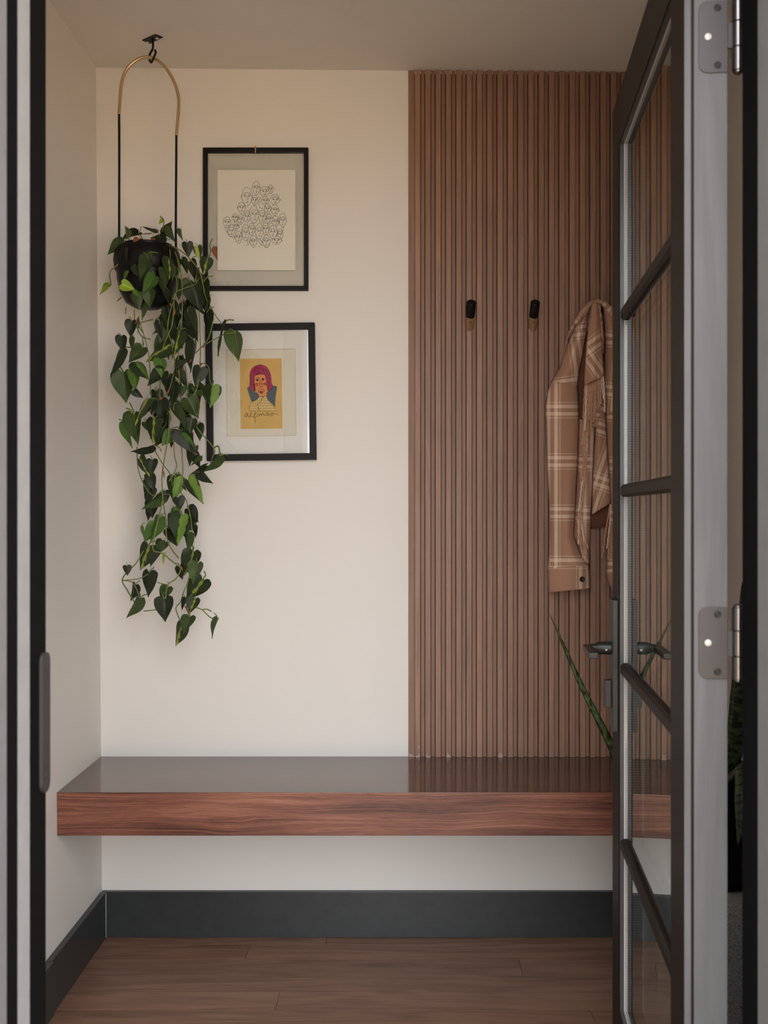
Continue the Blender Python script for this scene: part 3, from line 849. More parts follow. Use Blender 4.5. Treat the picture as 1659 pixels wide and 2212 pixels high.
for path in ([(940, 400), (900, 520), (930, 620), (985, 640)], [(650, 1365), (700, 1360), (670, 1270), (720, 1230)], [(870, 1230), (960, 1370), (900, 1380)],
             [(930, 1250), (980, 1310), (960, 1360), (1080, 1415), (1110, 1330)], [(230, 1000), (250, 1090), (330, 1190), (400, 1205)], [(1390, 1000), (1385, 1100)]):
    dr.cur = 1; dr.ribbon([zp1(*p) for p in path], 0.00095, yl - 0.0004)
dr.build('line_drawing', [M['paper'], M['ink']], pic1)
hk = MB().box(-0.0016, 0.0016, -0.0200, -0.0174, H1 / 2 - 0.016, H1 / 2 + 0.004).build('hanger_clip', M['brass'], pic1)
MB().box(-0.010, -0.0016, -0.0170, -0.0120, H1 / 2 - 0.0135, H1 / 2 - 0.0117).build('clip_wire', M['black_metal'], hk)
MB().box(0.0016, 0.010, -0.0170, -0.0120, H1 / 2 - 0.0135, H1 / 2 - 0.0117).build('clip_wire', M['black_metal'], hk)

# --- lower frame: wide mat, ochre portrait card
d2_ = 3.100
c2 = PX(562.9, 846.0, d2_)
pic2 = empty('picture_frame', (c2.x, D_BACK - 0.0015, c2.z))
pic2.rotation_euler = (0, math.radians(-0.72), 0)
tag(pic2, 'black frame with white mat around a pink-haired portrait on ochre card', 'picture')
s2 = d2_ / F
W2, H2 = 236.6 * s2, 296.5 * s2
for q in mitred_frame(W2, H2, 0.0182, 0.0235):
    q.build('frame_bar', M['frame'], pic2, bevel=0.0006)
def z2(px, py):                       # crop (420,680 @5.925) -> local
    x, y = 420 + px / 5.925, 680 + py / 5.925
    return ((x - 562.9) * s2, (846.0 - y) * s2)
wl, wt = z2(398, 428); wr, wb = z2(1290, 1548)
MB().box(-W2 / 2 + 0.012, W2 / 2 - 0.012, -0.0060, -0.0050, -H2 / 2 + 0.012, H2 / 2 - 0.012).build('backing_sheet', M['mat_inner'], pic2)
mm = MB()
a, b_ = -W2 / 2 + 0.012, W2 / 2 - 0.012; c, d_ = -H2 / 2 + 0.012, H2 / 2 - 0.012
mm.box(a, wl, -0.0085, -0.0062, c, d_).box(wr, b_, -0.0085, -0.0062, c, d_).box(wl, wr, -0.0085, -0.0062, c, wb).box(wl, wr, -0.0085, -0.0062, wt, d_)
mm.build('mat_board', M['mat_board'], pic2)
bv = MB(); e_ = 0.0011
bv.box(wl, wl + e_, -0.0083, -0.0061, wb, wt).box(wr - e_, wr, -0.0083, -0.0061, wb, wt).box(wl + e_, wr - e_, -0.0083, -0.0061, wb, wb + e_).box(wl + e_, wr - e_, -0.0083, -0.0061, wt - e_, wt)
bv.build('mat_bevel', M['bevel'], pic2)
cl, ct = z2(575, 550); cr, cb = z2(1112, 1452)
MB().box(cl, cr, -0.0072, -0.0061, cb, ct).build('portrait_card', M['card'], pic2)
MB().box(-W2 / 2 + 0.013, W2 / 2 - 0.013, -0.0150, -0.0132, -H2 / 2 + 0.013, H2 / 2 - 0.013).build('glass', M['pic_glass'], pic2)
def z3(p):                            # crop (510,765 @13.41) -> local
    x, y = 510 + p[0] / 13.41, 765 + p[1] / 13.41
    return ((x - 562.9) * s2, (846.0 - y) * s2)
def smooth2(pts, n=5, closed=True):
    P = [Vector((p[0], p[1], 0)) for p in pts]
    if closed:
        Q = [P[-1]] + P + [P[0], P[1]]
        out = []
        for i in range(1, len(Q) - 2):
            p0, p1, p2, p3 = Q[i - 1], Q[i], Q[i + 1], Q[i + 2]
            for k in range(n):
                t = k / n
                out.append(0.5 * ((2 * p1) + (p2 - p0) * t + (2 * p0 - 5 * p1 + 4 * p2 - p3) * t * t + (3 * p1 - p0 - 3 * p2 + p3) * t ** 3))
        return [(q.x, q.y) for q in out]
    return [(q.x, q.y) for q in spline([(p[0], p[1], 0) for p in pts], n)]
def flat(t, pts, y, m):
    t.cur = m
    bm = bmesh.new()
    vs = [bm.verts.new((z3(p)[0], y, z3(p)[1])) for p in pts]
    f = bm.faces.new(vs)
    bmesh.ops.triangulate(bm, faces=[f])
    t.take(bm)
por = MB(); yp = -0.00725
hair = smooth2([(355, 935), (390, 860), (385, 700), (382, 560), (430, 425), (530, 330), (640, 290), (740, 292), (850, 340), (930, 440), (985, 570), (1000, 720), (1012, 840), (1060, 925), (990, 1000), (920, 1055), (890, 1000), (870, 850), (500, 850), (525, 970), (520, 1060), (430, 1010)])
face = smooth2([(500, 640), (560, 580), (640, 558), (740, 558), (820, 600), (852, 680), (865, 800), (882, 950), (905, 1045), (862, 1090), (858, 1205), (640, 1205), (636, 1140), (570, 1095), (500, 1072), (530, 1000), (512, 850), (495, 720)], 4)
colL = smooth2([(300, 955), (350, 935), (440, 1030), (520, 1082), (600, 1110), (640, 1165), (632, 1225), (560, 1310), (430, 1352), (388, 1265), (340, 1110)], 4)
colR = smooth2([(1045, 930), (1120, 908), (1165, 935), (1150, 1060), (1120, 1250), (1096, 1500), (1020, 1410), (935, 1335), (870, 1250), (858, 1180), (872, 1090), (940, 1050)], 4)
swe = [(640, 1213), (860, 1213), (900, 1310), (1020, 1410), (1100, 1510), (1140, 1640), (350, 1622), (350, 1530), (372, 1440), (430, 1370), (560, 1310), (620, 1250)]
flat(por, hair, yp, 0); flat(por, face, yp - 0.00003, 1); flat(por, swe, yp - 0.00003, 3); flat(por, colL, yp - 0.00006, 2); flat(por, colR, yp - 0.00006, 2)
def disc(c, rx, rz, y, m): flat(por, [(c[0] + rx * math.cos(i * 0.524), c[1] + rz * math.sin(i * 0.524)) for i in range(12)], y, m)
disc((575, 865), 52, 60, yp - 0.00006, 4); disc((815, 850), 46, 55, yp - 0.00006, 4)
disc((600, 730), 30, 42, yp - 0.00006, 5); disc((765, 718), 26, 38, yp - 0.00006, 5)
disc((715, 1080), 60, 36, yp - 0.00006, 5); disc((730, 1078), 34, 18, yp - 0.00007, 6)
por.cur = 5
def ln(pts, w=0.0011, closed=False, sm=True):
    q = smooth2(pts, 4, closed) if sm else pts
    por.ribbon([z3(p) for p in q], w, yp - 0.00010, closed)
por.ribbon([z3(p) for p in hair], 0.0009, yp - 0.00010, True)
ln(swe + [swe[0]], 0.0010, sm=False)
ln([(525, 755), (530, 700), (575, 660), (630, 665), (660, 715), (668, 790), (664, 880), (680, 935), (720, 945), (745, 910), (728, 850), (712, 790), (720, 710), (770, 672), (825, 690), (845, 740)])
ln([(500, 800), (495, 700), (520, 630), (590, 575), (680, 560), (770, 565), (830, 610), (858, 700)])
ln([(512, 850), (530, 980), (515, 1055)]); ln([(868, 850), (884, 960), (910, 1050)])
ln([(620, 1040), (680, 1000), (705, 1010), (730, 995), (765, 1015), (805, 1030), (770, 1075), (735, 1115), (690, 1100), (660, 1055), (620, 1040)])
for i in range(13):
    x = 430 + i * 43
    top = 300 + 0.0016 * (x - 680) ** 2
    ln([(640 + (x - 640) * 0.45, top + 40), (x - 6, 470), (x, 560 if 520 < x < 860 else 900)], 0.0005)
for (y0, x0, x1) in ((1255, 640, 860), (1320, 560, 890), (1390, 430, 960), (1465, 372, 1040), (1545, 355, 1105)):
    k = int((x1 - x0) / 78)
    pts = []
    for j in range(k):
        for q in range(5):
            pts.append((x0 + (x1 - x0) * (j + q / 4) / k, y0 + 28 * math.sin(math.pi * q / 4)))
    ln(pts, 0.0006, sm=False)
for c_ in ((715, 1305), (662, 1375), (603, 1445), (612, 1528), (630, 1582), (745, 1235)):
    disc(c_, 17, 17, yp - 0.00011, 5)
por.cur = 5
for st in ([(300, 1700), (268, 1690), (235, 1730), (220, 1780), (240, 1802), (270, 1785), (295, 1735), (300, 1700), (306, 1760), (330, 1798), (358, 1800), (400, 1740), (420, 1695), (400, 1670), (375, 1700), (370, 1760), (388, 1796), (425, 1798), (470, 1780), (520, 1740), (552, 1692), (532, 1665), (506, 1690), (500, 1760), (510, 1850), (520, 1975)],
           [(470, 1815), (570, 1800)],
           [(620, 1725), (590, 1740), (580, 1775), (605, 1792), (635, 1770), (638, 1735), (620, 1725), (652, 1738), (690, 1712), (702, 1768), (712, 1730), (748, 1700), (770, 1720), (782, 1765), (822, 1750), (870, 1700), (890, 1668), (896, 1720), (880, 1750), (850, 1756), (900, 1748), (960, 1735), (990, 1695), (972, 1720), (974, 1768), (1000, 1786), (1035, 1758), (1030, 1710), (1000, 1690), (1060, 1716), (1130, 1720), (1170, 1740), (1186, 1766)]):
    ln(st, 0.0011)
por.build('portrait_print', [M['hair'], M['skin'], M['teal'], M['sweater'], M['cheek'], M['ink'], M['pink']], pic2)

# ------------------------------------------------------------------ wall pegs
def peg(px, label, py=702.0):
    base = PX(px, py, 3.112)
    t = empty('coat_peg', (base.x, 3.112, base.z)); tag(t, label, 'coat hook', 'black-tipped pegs on the slatted panel')
    ax = Vector((0.02, -0.70, 0.714)).normalized()
    r = 0.0125; n = 28
    e1 = Vector((1, 0, 0)); e1 = (e1 - ax * e1.dot(ax)).normalized(); e2 = ax.cross(e1)
    def ringp(l, rr=r):
        return [ax * l + (e1 * math.cos(2 * math.pi * i / n) + e2 * math.sin(2 * math.pi * i / n)) * rr for i in range(n)]
    # brass socket, cut flush with the wall plane
    br = MB(); cut = []
    for i in range(n):
        q = (e1 * math.cos(2 * math.pi * i / n) + e2 * math.sin(2 * math.pi * i / n)) * r
        cut.append(q + ax * (-q.y / ax.y))
    R1 = ringp(0.030)
    br.v += [tuple(p) for p in cut] + [tuple(p) for p in R1]
    for i in range(n): br._face([i, (i + 1) % n, n + (i + 1) % n, n + i])
    br._face(range(n)); br._face([n + i for i in range(n)][::-1])
    brass = br.build('socket', M['brass'], t, smooth=True)
    MB().tube([ax * 0.018 - e2 * 0.0118, ax * 0.018 - e2 * 0.0132], 0.0017, 10).build('screw', M['screw'], brass)
    bl_ = MB(); rings = [ringp(0.030, r * 1.02), ringp(0.0745, r * 1.02), ringp(0.0765, r * 0.90), ringp(0.0768, r * 0.25)]
    for rg in rings: bl_.v += [tuple(p) for p in rg]
    for k in range(len(rings) - 1):
        for i in range(n): bl_._face([k * n + i, k * n + (i + 1) % n, (k + 1) * n + (i + 1) % n, (k + 1) * n + i])
    bl_._face(range(n)); bl_._face([3 * n + i for i in range(n)][::-1])
    bl_.build('tip', M['black_metal'], t, smooth=True)
peg(1014.5, 'empty black peg with brass socket nearer the white wall')
peg(1150.5, 'empty black peg with brass socket beside the plaid jacket')
peg(1287.0, 'black peg hidden under the collar of the plaid jacket', 716.0)

# ------------------------------------------------------------------ plaid jacket
def interp(pts, n):
    """resample a pixel polyline by arc length into n+1 points"""
    P = [Vector((p[0], p[1])) for p in pts]
    L_ = [0]
    for i in range(1, len(P)): L_.append(L_[-1] + (P[i] - P[i - 1]).length)
    out = []
    for k in range(n + 1):
        s = L_[-1] * k / n; i = 0
        while i < len(P) - 2 and L_[i + 1] < s: i += 1
        t = (s - L_[i]) / max(1e-9, L_[i + 1] - L_[i])
        out.append(P[i].lerp(P[i + 1], min(1, max(0, t))))
    return out
def interp_y(pts, ys):
    out = []
    for y in ys:
        i = 0
        while i < len(pts) - 2 and pts[i + 1][1] < y: i += 1
        a, b = pts[i], pts[i + 1]
        t = (y - a[1]) / max(1e-6, (b[1] - a[1])); t = min(1, max(0, t))
        out.append(Vector((a[0] + (b[0] - a[0]) * t, y)))
    return out
JR = random.Random(11)
jacket = empty('plaid_jacket', PX(1287, 1280, 3.09))
jloc = jacket.location.copy()
tag(jacket, 'camel and cream plaid shirt jacket with fringe hanging from a peg', 'jacket')
def cloth(name, L, R, d0, bulge, mat, uv0=(0, 0), rot=0.0, n=36, m=12, back=0.006, folds=0.0, by_y=True, ripple=0.0, seed=0, parent=None):
    """flattened closed tube between two pixel outlines at depth d0"""
    rs = random.Random(seed); p1, p2 = rs.uniform(0, 6), rs.uniform(0, 6)
    if by_y:
        y0, y1 = max(L[0][1], R[0][1]), min(L[-1][1], R[-1][1])
        y0, y1 = min(L[0][1], R[0][1]), max(L[-1][1], R[-1][1])
        ys = [y0 + (y1 - y0) * k / n for k in range(n + 1)]
        def cl(pts): return [Vector((q.x, min(max(q.y, pts[0][1]), pts[-1][1]))) for q in interp_y(pts, ys)]
        A, B = cl(L), cl(R)
    else:
        A, B = interp(L, n), interp(R, n)
    t = MB(); uvs = []
    N2 = 2 * m
    cr, sr = math.cos(rot), math.sin(rot)
    for k in range(n + 1):
        v = k / n
        for j in range(N2):
            if j <= m: u = j / m; front = True
            else: u = 1 - (j - m) / m; front = False
            p = A[k].lerp(B[k], u)
            sh = math.sin(math.pi * u) ** 0.7
            if front:
                dd = d0 - bulge * sh + folds * math.sin(u * 9 + p1 + v * 2.2) * math.sin(math.pi * u) * (0.4 + v) + ripple * math.sin(v * 14 + p2)
            else:
                dd = d0 + back * sh
            q = PX(p.x, p.y, min(dd, 3.109))
            t.v.append(tuple(q - jloc))
            uu, vv = p.x * d0 / F, -p.y * d0 / F
            uu -= uv0[0] * d0 / F; vv += uv0[1] * d0 / F
            uvs.append((uu * cr - vv * sr + 0.071, uu * sr + vv * cr + 0.071))
    for k in range(n):
        for j in range(N2):
            j2 = (j + 1) % N2
            t._face([k * N2 + j, k * N2 + j2, (k + 1) * N2 + j2, (k + 1) * N2 + j])
    t._face(range(N2)); t._face([n * N2 + j for j in range(N2)][::-1])
    return t.build(name, mat, parent or jacket, smooth='all', uvs=uvs)

PL = M['plaid']
# back inside of the jacket
cloth('back_panel', [(1252, 690), (1244, 760), (1240, 860), (1246, 1000), (1262, 1100), (1276, 1142)], [(1320, 690), (1340, 800), (1352, 960), (1340, 1090), (1322, 1136)], 3.102, 0.004, M['lining'], back=0.003, seed=1)
# upper shoulder piece (yoke and top of the sleeve)
cloth('shoulder', [(1262, 680), (1249, 697), (1241, 712), (1230, 736), (1221, 758), (1209, 795), (1189, 827)], [(1274, 660), (1272, 690), (1269, 712), (1261, 758), (1252, 804), (1247.5, 838)], 3.078, 0.036, PL, (1240, 716), -0.14, n=30, by_y=False, seed=2, folds=0.003)
# long hanging sleeve
sl = cloth('sleeve', [(1190, 823), (1183, 845), (1180, 860), (1177.5, 887), (1180, 946), (1181.5, 1013), (1186, 1081), (1187.6, 1142), (1185.5, 1198), (1183, 1229)],
      [(1248, 832), (1250, 860), (1251, 881), (1250.6, 927), (1247.5, 1013), (1244, 1081), (1240, 1158), (1255, 1198), (1273, 1223)], 3.078, 0.040, PL, (1193, 886), 0.0, n=60, m=16, seed=3, folds=0.005)
# underside of the sleeve behind the fringe
cloth('sleeve_gusset', [(1250, 905), (1247, 1013), (1243, 1081), (1238, 1158), (1254, 1200)], [(1287.5, 912), (1284, 973), (1281, 1050), (1277, 1111), (1275.5, 1158), (1272.5, 1222)], 3.090, 0.020, PL, (1271, 1000), 0.0, n=40, seed=4, folds=0.003)
cf = cloth('cuff', [(1182.5, 1226), (1183.4, 1250), (1184.6, 1280)], [(1272, 1221), (1275, 1245), (1275.5, 1271)], 3.076, 0.040, PL, (1262, 1322), 0.0, n=14, m=16, seed=5, by_y=False)
bp = PX(1257.5, 1251, 3.043)
MB().lathe([(0.0004, 0.0030), (0.0022, 0.0030), (0.0030, 0.0022), (0.0040, 0.0024), (0.0060, 0.0036), (0.0072, 0.0024), (0.0072, 0.0), (0.0, 0.0)], n=28, close=False).build('button', M['button'], cf, smooth=True)
bo = COL.objects[-1]; bo.location = bp - jloc; bo.rotation_euler = (math.radians(90), 0, 0)
# front fold carrying the fringed yoke
cloth('front_fold', [(1277, 656), (1274, 690), (1269, 720), (1265, 774), (1262, 812), (1262, 832)], [(1292, 653), (1297, 690), (1300, 740), (1303, 776), (1304.5, 800), (1304, 812)], 3.046, 0.018, PL, (1262, 758), -0.62, n=34, by_y=False, seed=6, folds=0.004)
cloth('front_panel', [(1264, 822), (1262, 850), (1264, 890), (1272, 920)], [(1304, 806), (1306, 860), (1308, 895), (1300, 925)], 3.080, 0.014, PL, (1330, 900), 0.3, n=18, by_y=False, seed=7)
cloth('front_hem', [(1287.5, 905), (1286, 940), (1284, 973), (1280, 1050), (1278, 1112)], [(1309, 885), (1310.5, 927), (1316.7, 1019), (1322, 1062), (1321, 1085)], 3.080, 0.018, PL, (1296, 1040), 0.32, n=34, by_y=False, seed=8, folds=0.003)
# far front and far sleeve, partly behind the door
cloth('far_front', [(1300, 658), (1305, 700), (1307, 743), (1304, 829), (1308, 892)], [(1322, 668), (1344, 700), (1358, 760), (1366, 830), (1368, 892)], 3.074, 0.036, PL, (1345, 735), 0.10, n=34, seed=9, folds=0.004)
cloth('far_sleeve', [(1308, 886), (1312, 960), (1316, 1030), (1319, 1080), (1316, 1150), (1312, 1204), (1308.5, 1237)], [(1368, 886), (1370, 960), (1370, 1060), (1366, 1150), (1364, 1204), (1366, 1237)], 3.074, 0.036, PL, (1345, 893), 0.0, n=44, seed=10, folds=0.004)
cloth('far_cuff', [(1308, 1236), (1313, 1255), (1324, 1284)], [(1366, 1236), (1366, 1258), (1366, 1290)], 3.076, 0.030, PL, (1345, 1322), 0.0, n=10, seed=11, by_y=False)
# collar draped over the peg
cloth('collar', [(1219.5, 761), (1220.5, 740), (1228, 716.6), (1240, 696), (1252.8, 671), (1269.7, 653), (1285.6, 645.5)], [(1221.5, 762), (1228, 730), (1239, 709), (1252, 695), (1268, 683), (1275, 664), (1283, 655)], 3.046, 0.014, PL, (1200, 660), 0.8, n=30, m=8, by_y=False, seed=12)
cloth('collar', [(1283, 645.5), (1299.6, 646.5), (1314.5, 655), (1328, 668), (1340, 690)], [(1283, 658), (1298, 656), (1309.5, 669), (1324, 692), (1334, 716)], 3.042, 0.014, PL, (1330, 640), 0.7, n=26, m=8, by_y=False, seed=13)
# stitched yoke roll between collar and folds
cloth('neck_loop', [(1276, 652), (1272, 676), (1270, 700), (1268, 716)], [(1297, 652), (1302, 690), (1305, 730), (1305, 766)], 3.056, 0.016, PL, (1298, 690), 1.2, n=18, m=8, by_y=False, seed=14)
# fringe
def strand(x0, y0, x1, y1, d, r=0.0021, light=False):
    a, b = PX(x0, y0, d), PX(x1, y1, d - 0.002)
    pts = []; rr = []
    n = 14; wob = JR.uniform(-0.002, 0.002)
    for i in range(n + 1):
        t = i / n
        p = a.lerp(b, t) + Vector((wob * math.sin(math.pi * t) + 0.0005 * math.sin(t * 38), -0.0005 * math.cos(t * 38), 0))
        pts.append(p - jloc); rr.append(r * (1 + 0.12 * math.sin(t * 60)) * (1.25 if i >= n - 1 else 1))
    MB().tube(pts, rr, 7).build('fringe_strand', M['fringe_light'] if light else M['fringe'], jacket, smooth='all')
top = [(1264, 830, 1260, 905), (1267, 829, 1263, 930), (1270, 828, 1266, 920), (1273, 827, 1270, 942), (1276, 825, 1272, 908), (1279, 824, 1276, 925), (1282, 822, 1279, 900),
       (1285, 820, 1282, 912), (1288, 818, 1286, 895), (1291, 817, 1291, 888), (1294, 815, 1296, 880), (1297, 814, 1299, 872), (1300, 812, 1304, 862), (1303, 811, 1306, 890)]
for i, s in enumerate(top): strand(*s, 3.050 - 0.001 * (i % 3), light=(i in (1, 12, 13)))
low = [(1262, 890, 1257, 962), (1264, 910, 1259, 985), (1266, 930, 1261, 1000), (1268, 935, 1264, 1010), (1263, 960, 1256, 1040), (1266, 975, 1262, 1052), (1262, 1000, 1253, 1075),
       (1265, 1015, 1258, 1085), (1259, 1030, 1250, 1105), (1262, 1045, 1255, 1120), (1256, 1060, 1247, 1130), (1258, 1075, 1251, 1165), (1253, 1090, 1262, 1170), (1250, 1100, 1250, 1176),
       (1255, 1105, 1266, 1182), (1252, 1120, 1270, 1186), (1248, 1125, 1259, 1206), (1250, 1140, 1268, 1212)]
for i, s in enumerate(low): strand(*s, 3.052 - 0.0015 * (i % 3), light=(i in (3, 8, 12, 13)))
for i, s in enumerate([(1318, 1088, 1306, 1165), (1320, 1090, 1311, 1185), (1321, 1095, 1313, 1210), (1317, 1100, 1301, 1205)]): strand(*s, 3.070, 0.0017, light=(i == 1))

# ------------------------------------------------------------------ ceiling hook
DH = 2.926
hook = empty('ceiling_hook', (-0.658, 2.927, CZ(-0.658)))
tag(hook, 'black metal S hook on a screwed ceiling plate', 'hook')
hl = hook.location.copy()
def CP(px, py):
    d = (CZ(-0.65) - EYE) * F / (CY - py)
    p = PX(px, py, d); p.z = CZ(p.x); return p
q4 = [CP(307, 86), CP(335, 73), CP(352, 79), CP(324, 93)]
cen = sum(q4, Vector()) / 4
MB().hexa([p - hl - Vector((0, 0, 0.003)) for p in q4] + [p - hl for p in q4]).build('plate', M['black_metal'], hook, bevel=0.0008)
for (px, py) in ((318, 89), (339.5, 80)):
    p = CP(px, py) - hl
    MB().lathe([(0.0042, -0.0029), (0.0042, -0.0040), (0.0030, -0.0052), (0.0004, -0.0052)], (p.x, p.y, p.z), 16).build('screw', M['screw_bright'], hook, smooth=True)
hp = [(329, 79), (330, 90), (330.5, 101), (328, 108), (323, 114), (320.5, 120), (321.5, 127), (325, 133.5), (328.5, 135), (333, 131), (337.5, 122.5), (338.8, 117), (336.5, 112)]
rod = [PX(x, y, DH) for x, y in hp]
rod[0].z = CZ(rod[0].x) - 0.002
for i, off in enumerate((0, 0, 0, 0.002, 0.006, 0.010, 0.010, 0.004, -0.004, -0.012, -0.014, -0.013, -0.012)): rod[i].y += off
MB().tube([p - hl for p in spline(rod, 5)], 0.0029, 10).build('hook_rod', M['black_metal'], hook, smooth='all')

# ------------------------------------------------------------------ hanging planter
PC = PX(318, 603, DH)
pz = DH / F
planter = empty('hanging_planter', (PC.x, PC.y, PX(318, 667, DH).z))
tag(planter, 'black round hanging pot on cords with a brass arch handle', 'planter')
ploc = planter.location.copy()
arch = [(257, 247), (259.3, 213), (262.5, 180), (270, 156), (284, 138), (302, 126.5), (318, 123.5), (334, 127.5), (352, 140), (368, 161), (380, 187), (386, 212), (385.5, 240), (383, 268), (380.8, 293)]
MB().tube([p - ploc for p in spline([PX(x, y, DH) for x, y in arch], 6)], 0.0042, 14).build('arch_handle', M['gold'], planter, smooth='all')
def rope(pts):
    MB().tube([p - ploc for p in spline([PX(x, y, DH) for x, y in pts], 10)], 0.0031, 10).build('cord', M['cord'], planter, smooth='all')
rope([(257.2, 246), (257.6, 330), (257.4, 440), (257, 520), (254, 540)])
rope([(381, 292), (380.6, 360), (380, 440), (379.8, 520), (381, 540)])
z_at = lambda py: PX(318, py, DH).z - ploc.z
rp = lambda px: px * pz
prof = [(0.002, z_at(667)), (rp(26), z_at(666)), (rp(45), z_at(655)), (rp(58), z_at(632)), (rp(63.5), z_at(606)), (rp(65), z_at(588)), (rp(66), z_at(560)), (rp(64), z_at(540)),
        (rp(61), z_at(540)), (rp(62), z_at(560)), (rp(60), z_at(580)), (0.002, z_at(584))]
pot = MB().lathe(prof, n=48).build('pot', M['pot'], planter, smooth=True)
MB().lathe([(rp(64.5), z_at(590)), (rp(69), z_at(584)), (rp(71.5), z_at(564)), (rp(69), z_at(546)), (rp(64), z_at(538)), (rp(63), z_at(548)), (rp(63), z_at(588))], n=48).build('sling_band', M['black_metal'], planter, smooth=True)
inner = MB().lathe([(rp(40), z_at(640)), (rp(52), z_at(585)), (rp(54), z_at(530)), (rp(51), z_at(530)), (rp(49), z_at(545)), (0.002, z_at(545))], n=40).build('inner_pot', M['pot'], planter, smooth=True)
MB().lathe([(0.002, z_at(535)), (rp(25), z_at(533)), (rp(49), z_at(537)), (rp(49), z_at(548))], n=28).build('soil', M['soil'], planter, smooth=True)

# ------------------------------------------------------------------ trailing heart-leaf plant
plant = empty('trailing_plant', (PC.x, PC.y, PX(318, 533, DH).z))
tag(plant, 'heart-leaf vine with variegated leaves trailing out of the hanging pot', 'plant')
plloc = plant.location.copy()
def leaf_mesh(kind, curl, fold, seed):
    """unit heart leaf: base notch at origin, tip at -Z*1.0, width ~0.8; front faces -Y"""
    rs = random.Random(seed)
    rows = [(-0.14, 0.10, 0.27), (-0.13, 0.04, 0.33), (-0.08, 0.0, 0.375), (0.02, 0, 0.405), (0.14, 0, 0.415), (0.28, 0, 0.395), (0.42, 0, 0.345), (0.56, 0, 0.275), (0.70, 0, 0.185), (0.82, 0, 0.105), (0.92, 0, 0.045), (1.0, 0, 0.004)]
    t = MB(); uvs = []
    m = 4
    cols = 2 * m + 1
    for (v, gap, w) in rows:
        for j in range(cols):
            s = (j - m) / m
            x = s * w
            vv = v
            if v < 0.0:
                x = (abs(s) * (w - gap) + gap) * (1 if s >= 0 else -1) if j != m else 0.0
                vv = v if j != m else 0.0
                if j != m: vv = v * (1 - (abs(s) - 0.5) ** 2 * 1.6) 
            y = fold * abs(x) - 0.0 + curl * (max(vv, 0) ** 2) + 0.02 * math.sin(vv * 7 + s * 3 + seed)
            t.v.append((x, y, -vv)); uvs.append((0.5 + s * 0.5 * (w / 0.415), max(0, vv)))
    n = len(rows)
    for i in range(n - 1):
        for j in range(cols - 1):
            t._face([i * cols + j, i * cols + j + 1, (i + 1) * cols + j + 1, (i + 1) * cols + j])
    # petiole
    b0 = len(t.v)
    pet = [Vector((0, 0.0, 0.0)), Vector((0.01 * rs.choice((-1, 1)), 0.06, 0.10)), Vector((0.03 * rs.choice((-1, 1)), 0.16, 0.19)), Vector((0.05 * rs.choice((-1, 1)), 0.30, 0.24))]
    t.cur = 1
    t.tube(spline(pet, 4), [0.026] * 4 + [0.024] * 4 + [0.022] * 5, 6)
    uvs += [(0.5, 0.5)] * (len(t.v) - b0)
    me_o = t.build('leaf', [M[kind], M['stem']], None, smooth='all', uvs=uvs)
    me = me_o.data
    bpy.data.objects.remove(me_o)
    return me
LM = {}
for kd in ('leaf_dark', 'leaf_mid', 'leaf_bright', 'leaf_lime', 'leaf_var', 'leaf_var2', 'leaf_var3', 'leaf_brown'):
    LM[kd] = [leaf_mesh(kd, c, f, i) for i, (c, f) in enumerate(((0.18, 0.22), (0.10, 0.38), (-0.10, 0.30)))]
KD = {'d': 'leaf_dark', 'm': 'leaf_mid', 'b': 'leaf_bright', 'l': 'leaf_lime', 'v': 'leaf_var', 'h': 'leaf_var2', 'y': 'leaf_var3', 'n': 'leaf_brown'}
PR = random.Random(21)
def put_leaf(bx, by, tx, ty, w, kind, depth=None):
    d = depth if depth is not None else DH + PR.uniform(-0.075, -0.01)
    mx, my = (bx + tx) / 2, (by + ty) / 2
    if depth is None and 250 < mx < 392 and 528 < my < 672:      # hangs in front of the pot
        rx = min(1.0, abs(mx - 318) / 72)
        vr = 0.088 * (1 if my < 600 else math.sqrt(max(0.1, 1 - ((my - 600) / 80) ** 2)))
        d = DH - vr * math.sqrt(max(0.05, 1 - rx * rx)) - PR.uniform(0.010, 0.022)
    B = PX(bx, by, d)
    T = PX(tx, ty, d + PR.uniform(-0.012, 0.012))
    axis = (T - B); ln_ = axis.length; axis.normalize()
    full = ln_ * 0.82
    ws = w * d / F
    sx = 1.0
    if ws > full: sx = ws / full; ang = PR.uniform(-12, 12)
    else: ang = math.degrees(math.acos(max(0.22, ws / full))) * PR.choice((-1, 1))
    zc_ = -axis
    view = Vector((0, 1, 0))
    y_ = (view - zc_ * view.dot(zc_)).normalized()
    x_ = y_.cross(zc_)
    R = Matrix((x_, y_, zc_)).transposed()
    R = R @ Matrix.Rotation(math.radians(ang), 3, 'Z')
    me = PR.choice(LM[KD[kind]])
    o = bpy.data.objects.new('leaf', me); COL.objects.link(o); o.parent = plant
    mat = Matrix.Translation(B - plloc) @ R.to_4x4() @ Matrix.Diagonal((ln_ * sx, ln_, ln_, 1))
    o.matrix_local = mat
    if 'yaw' : pass
    return o
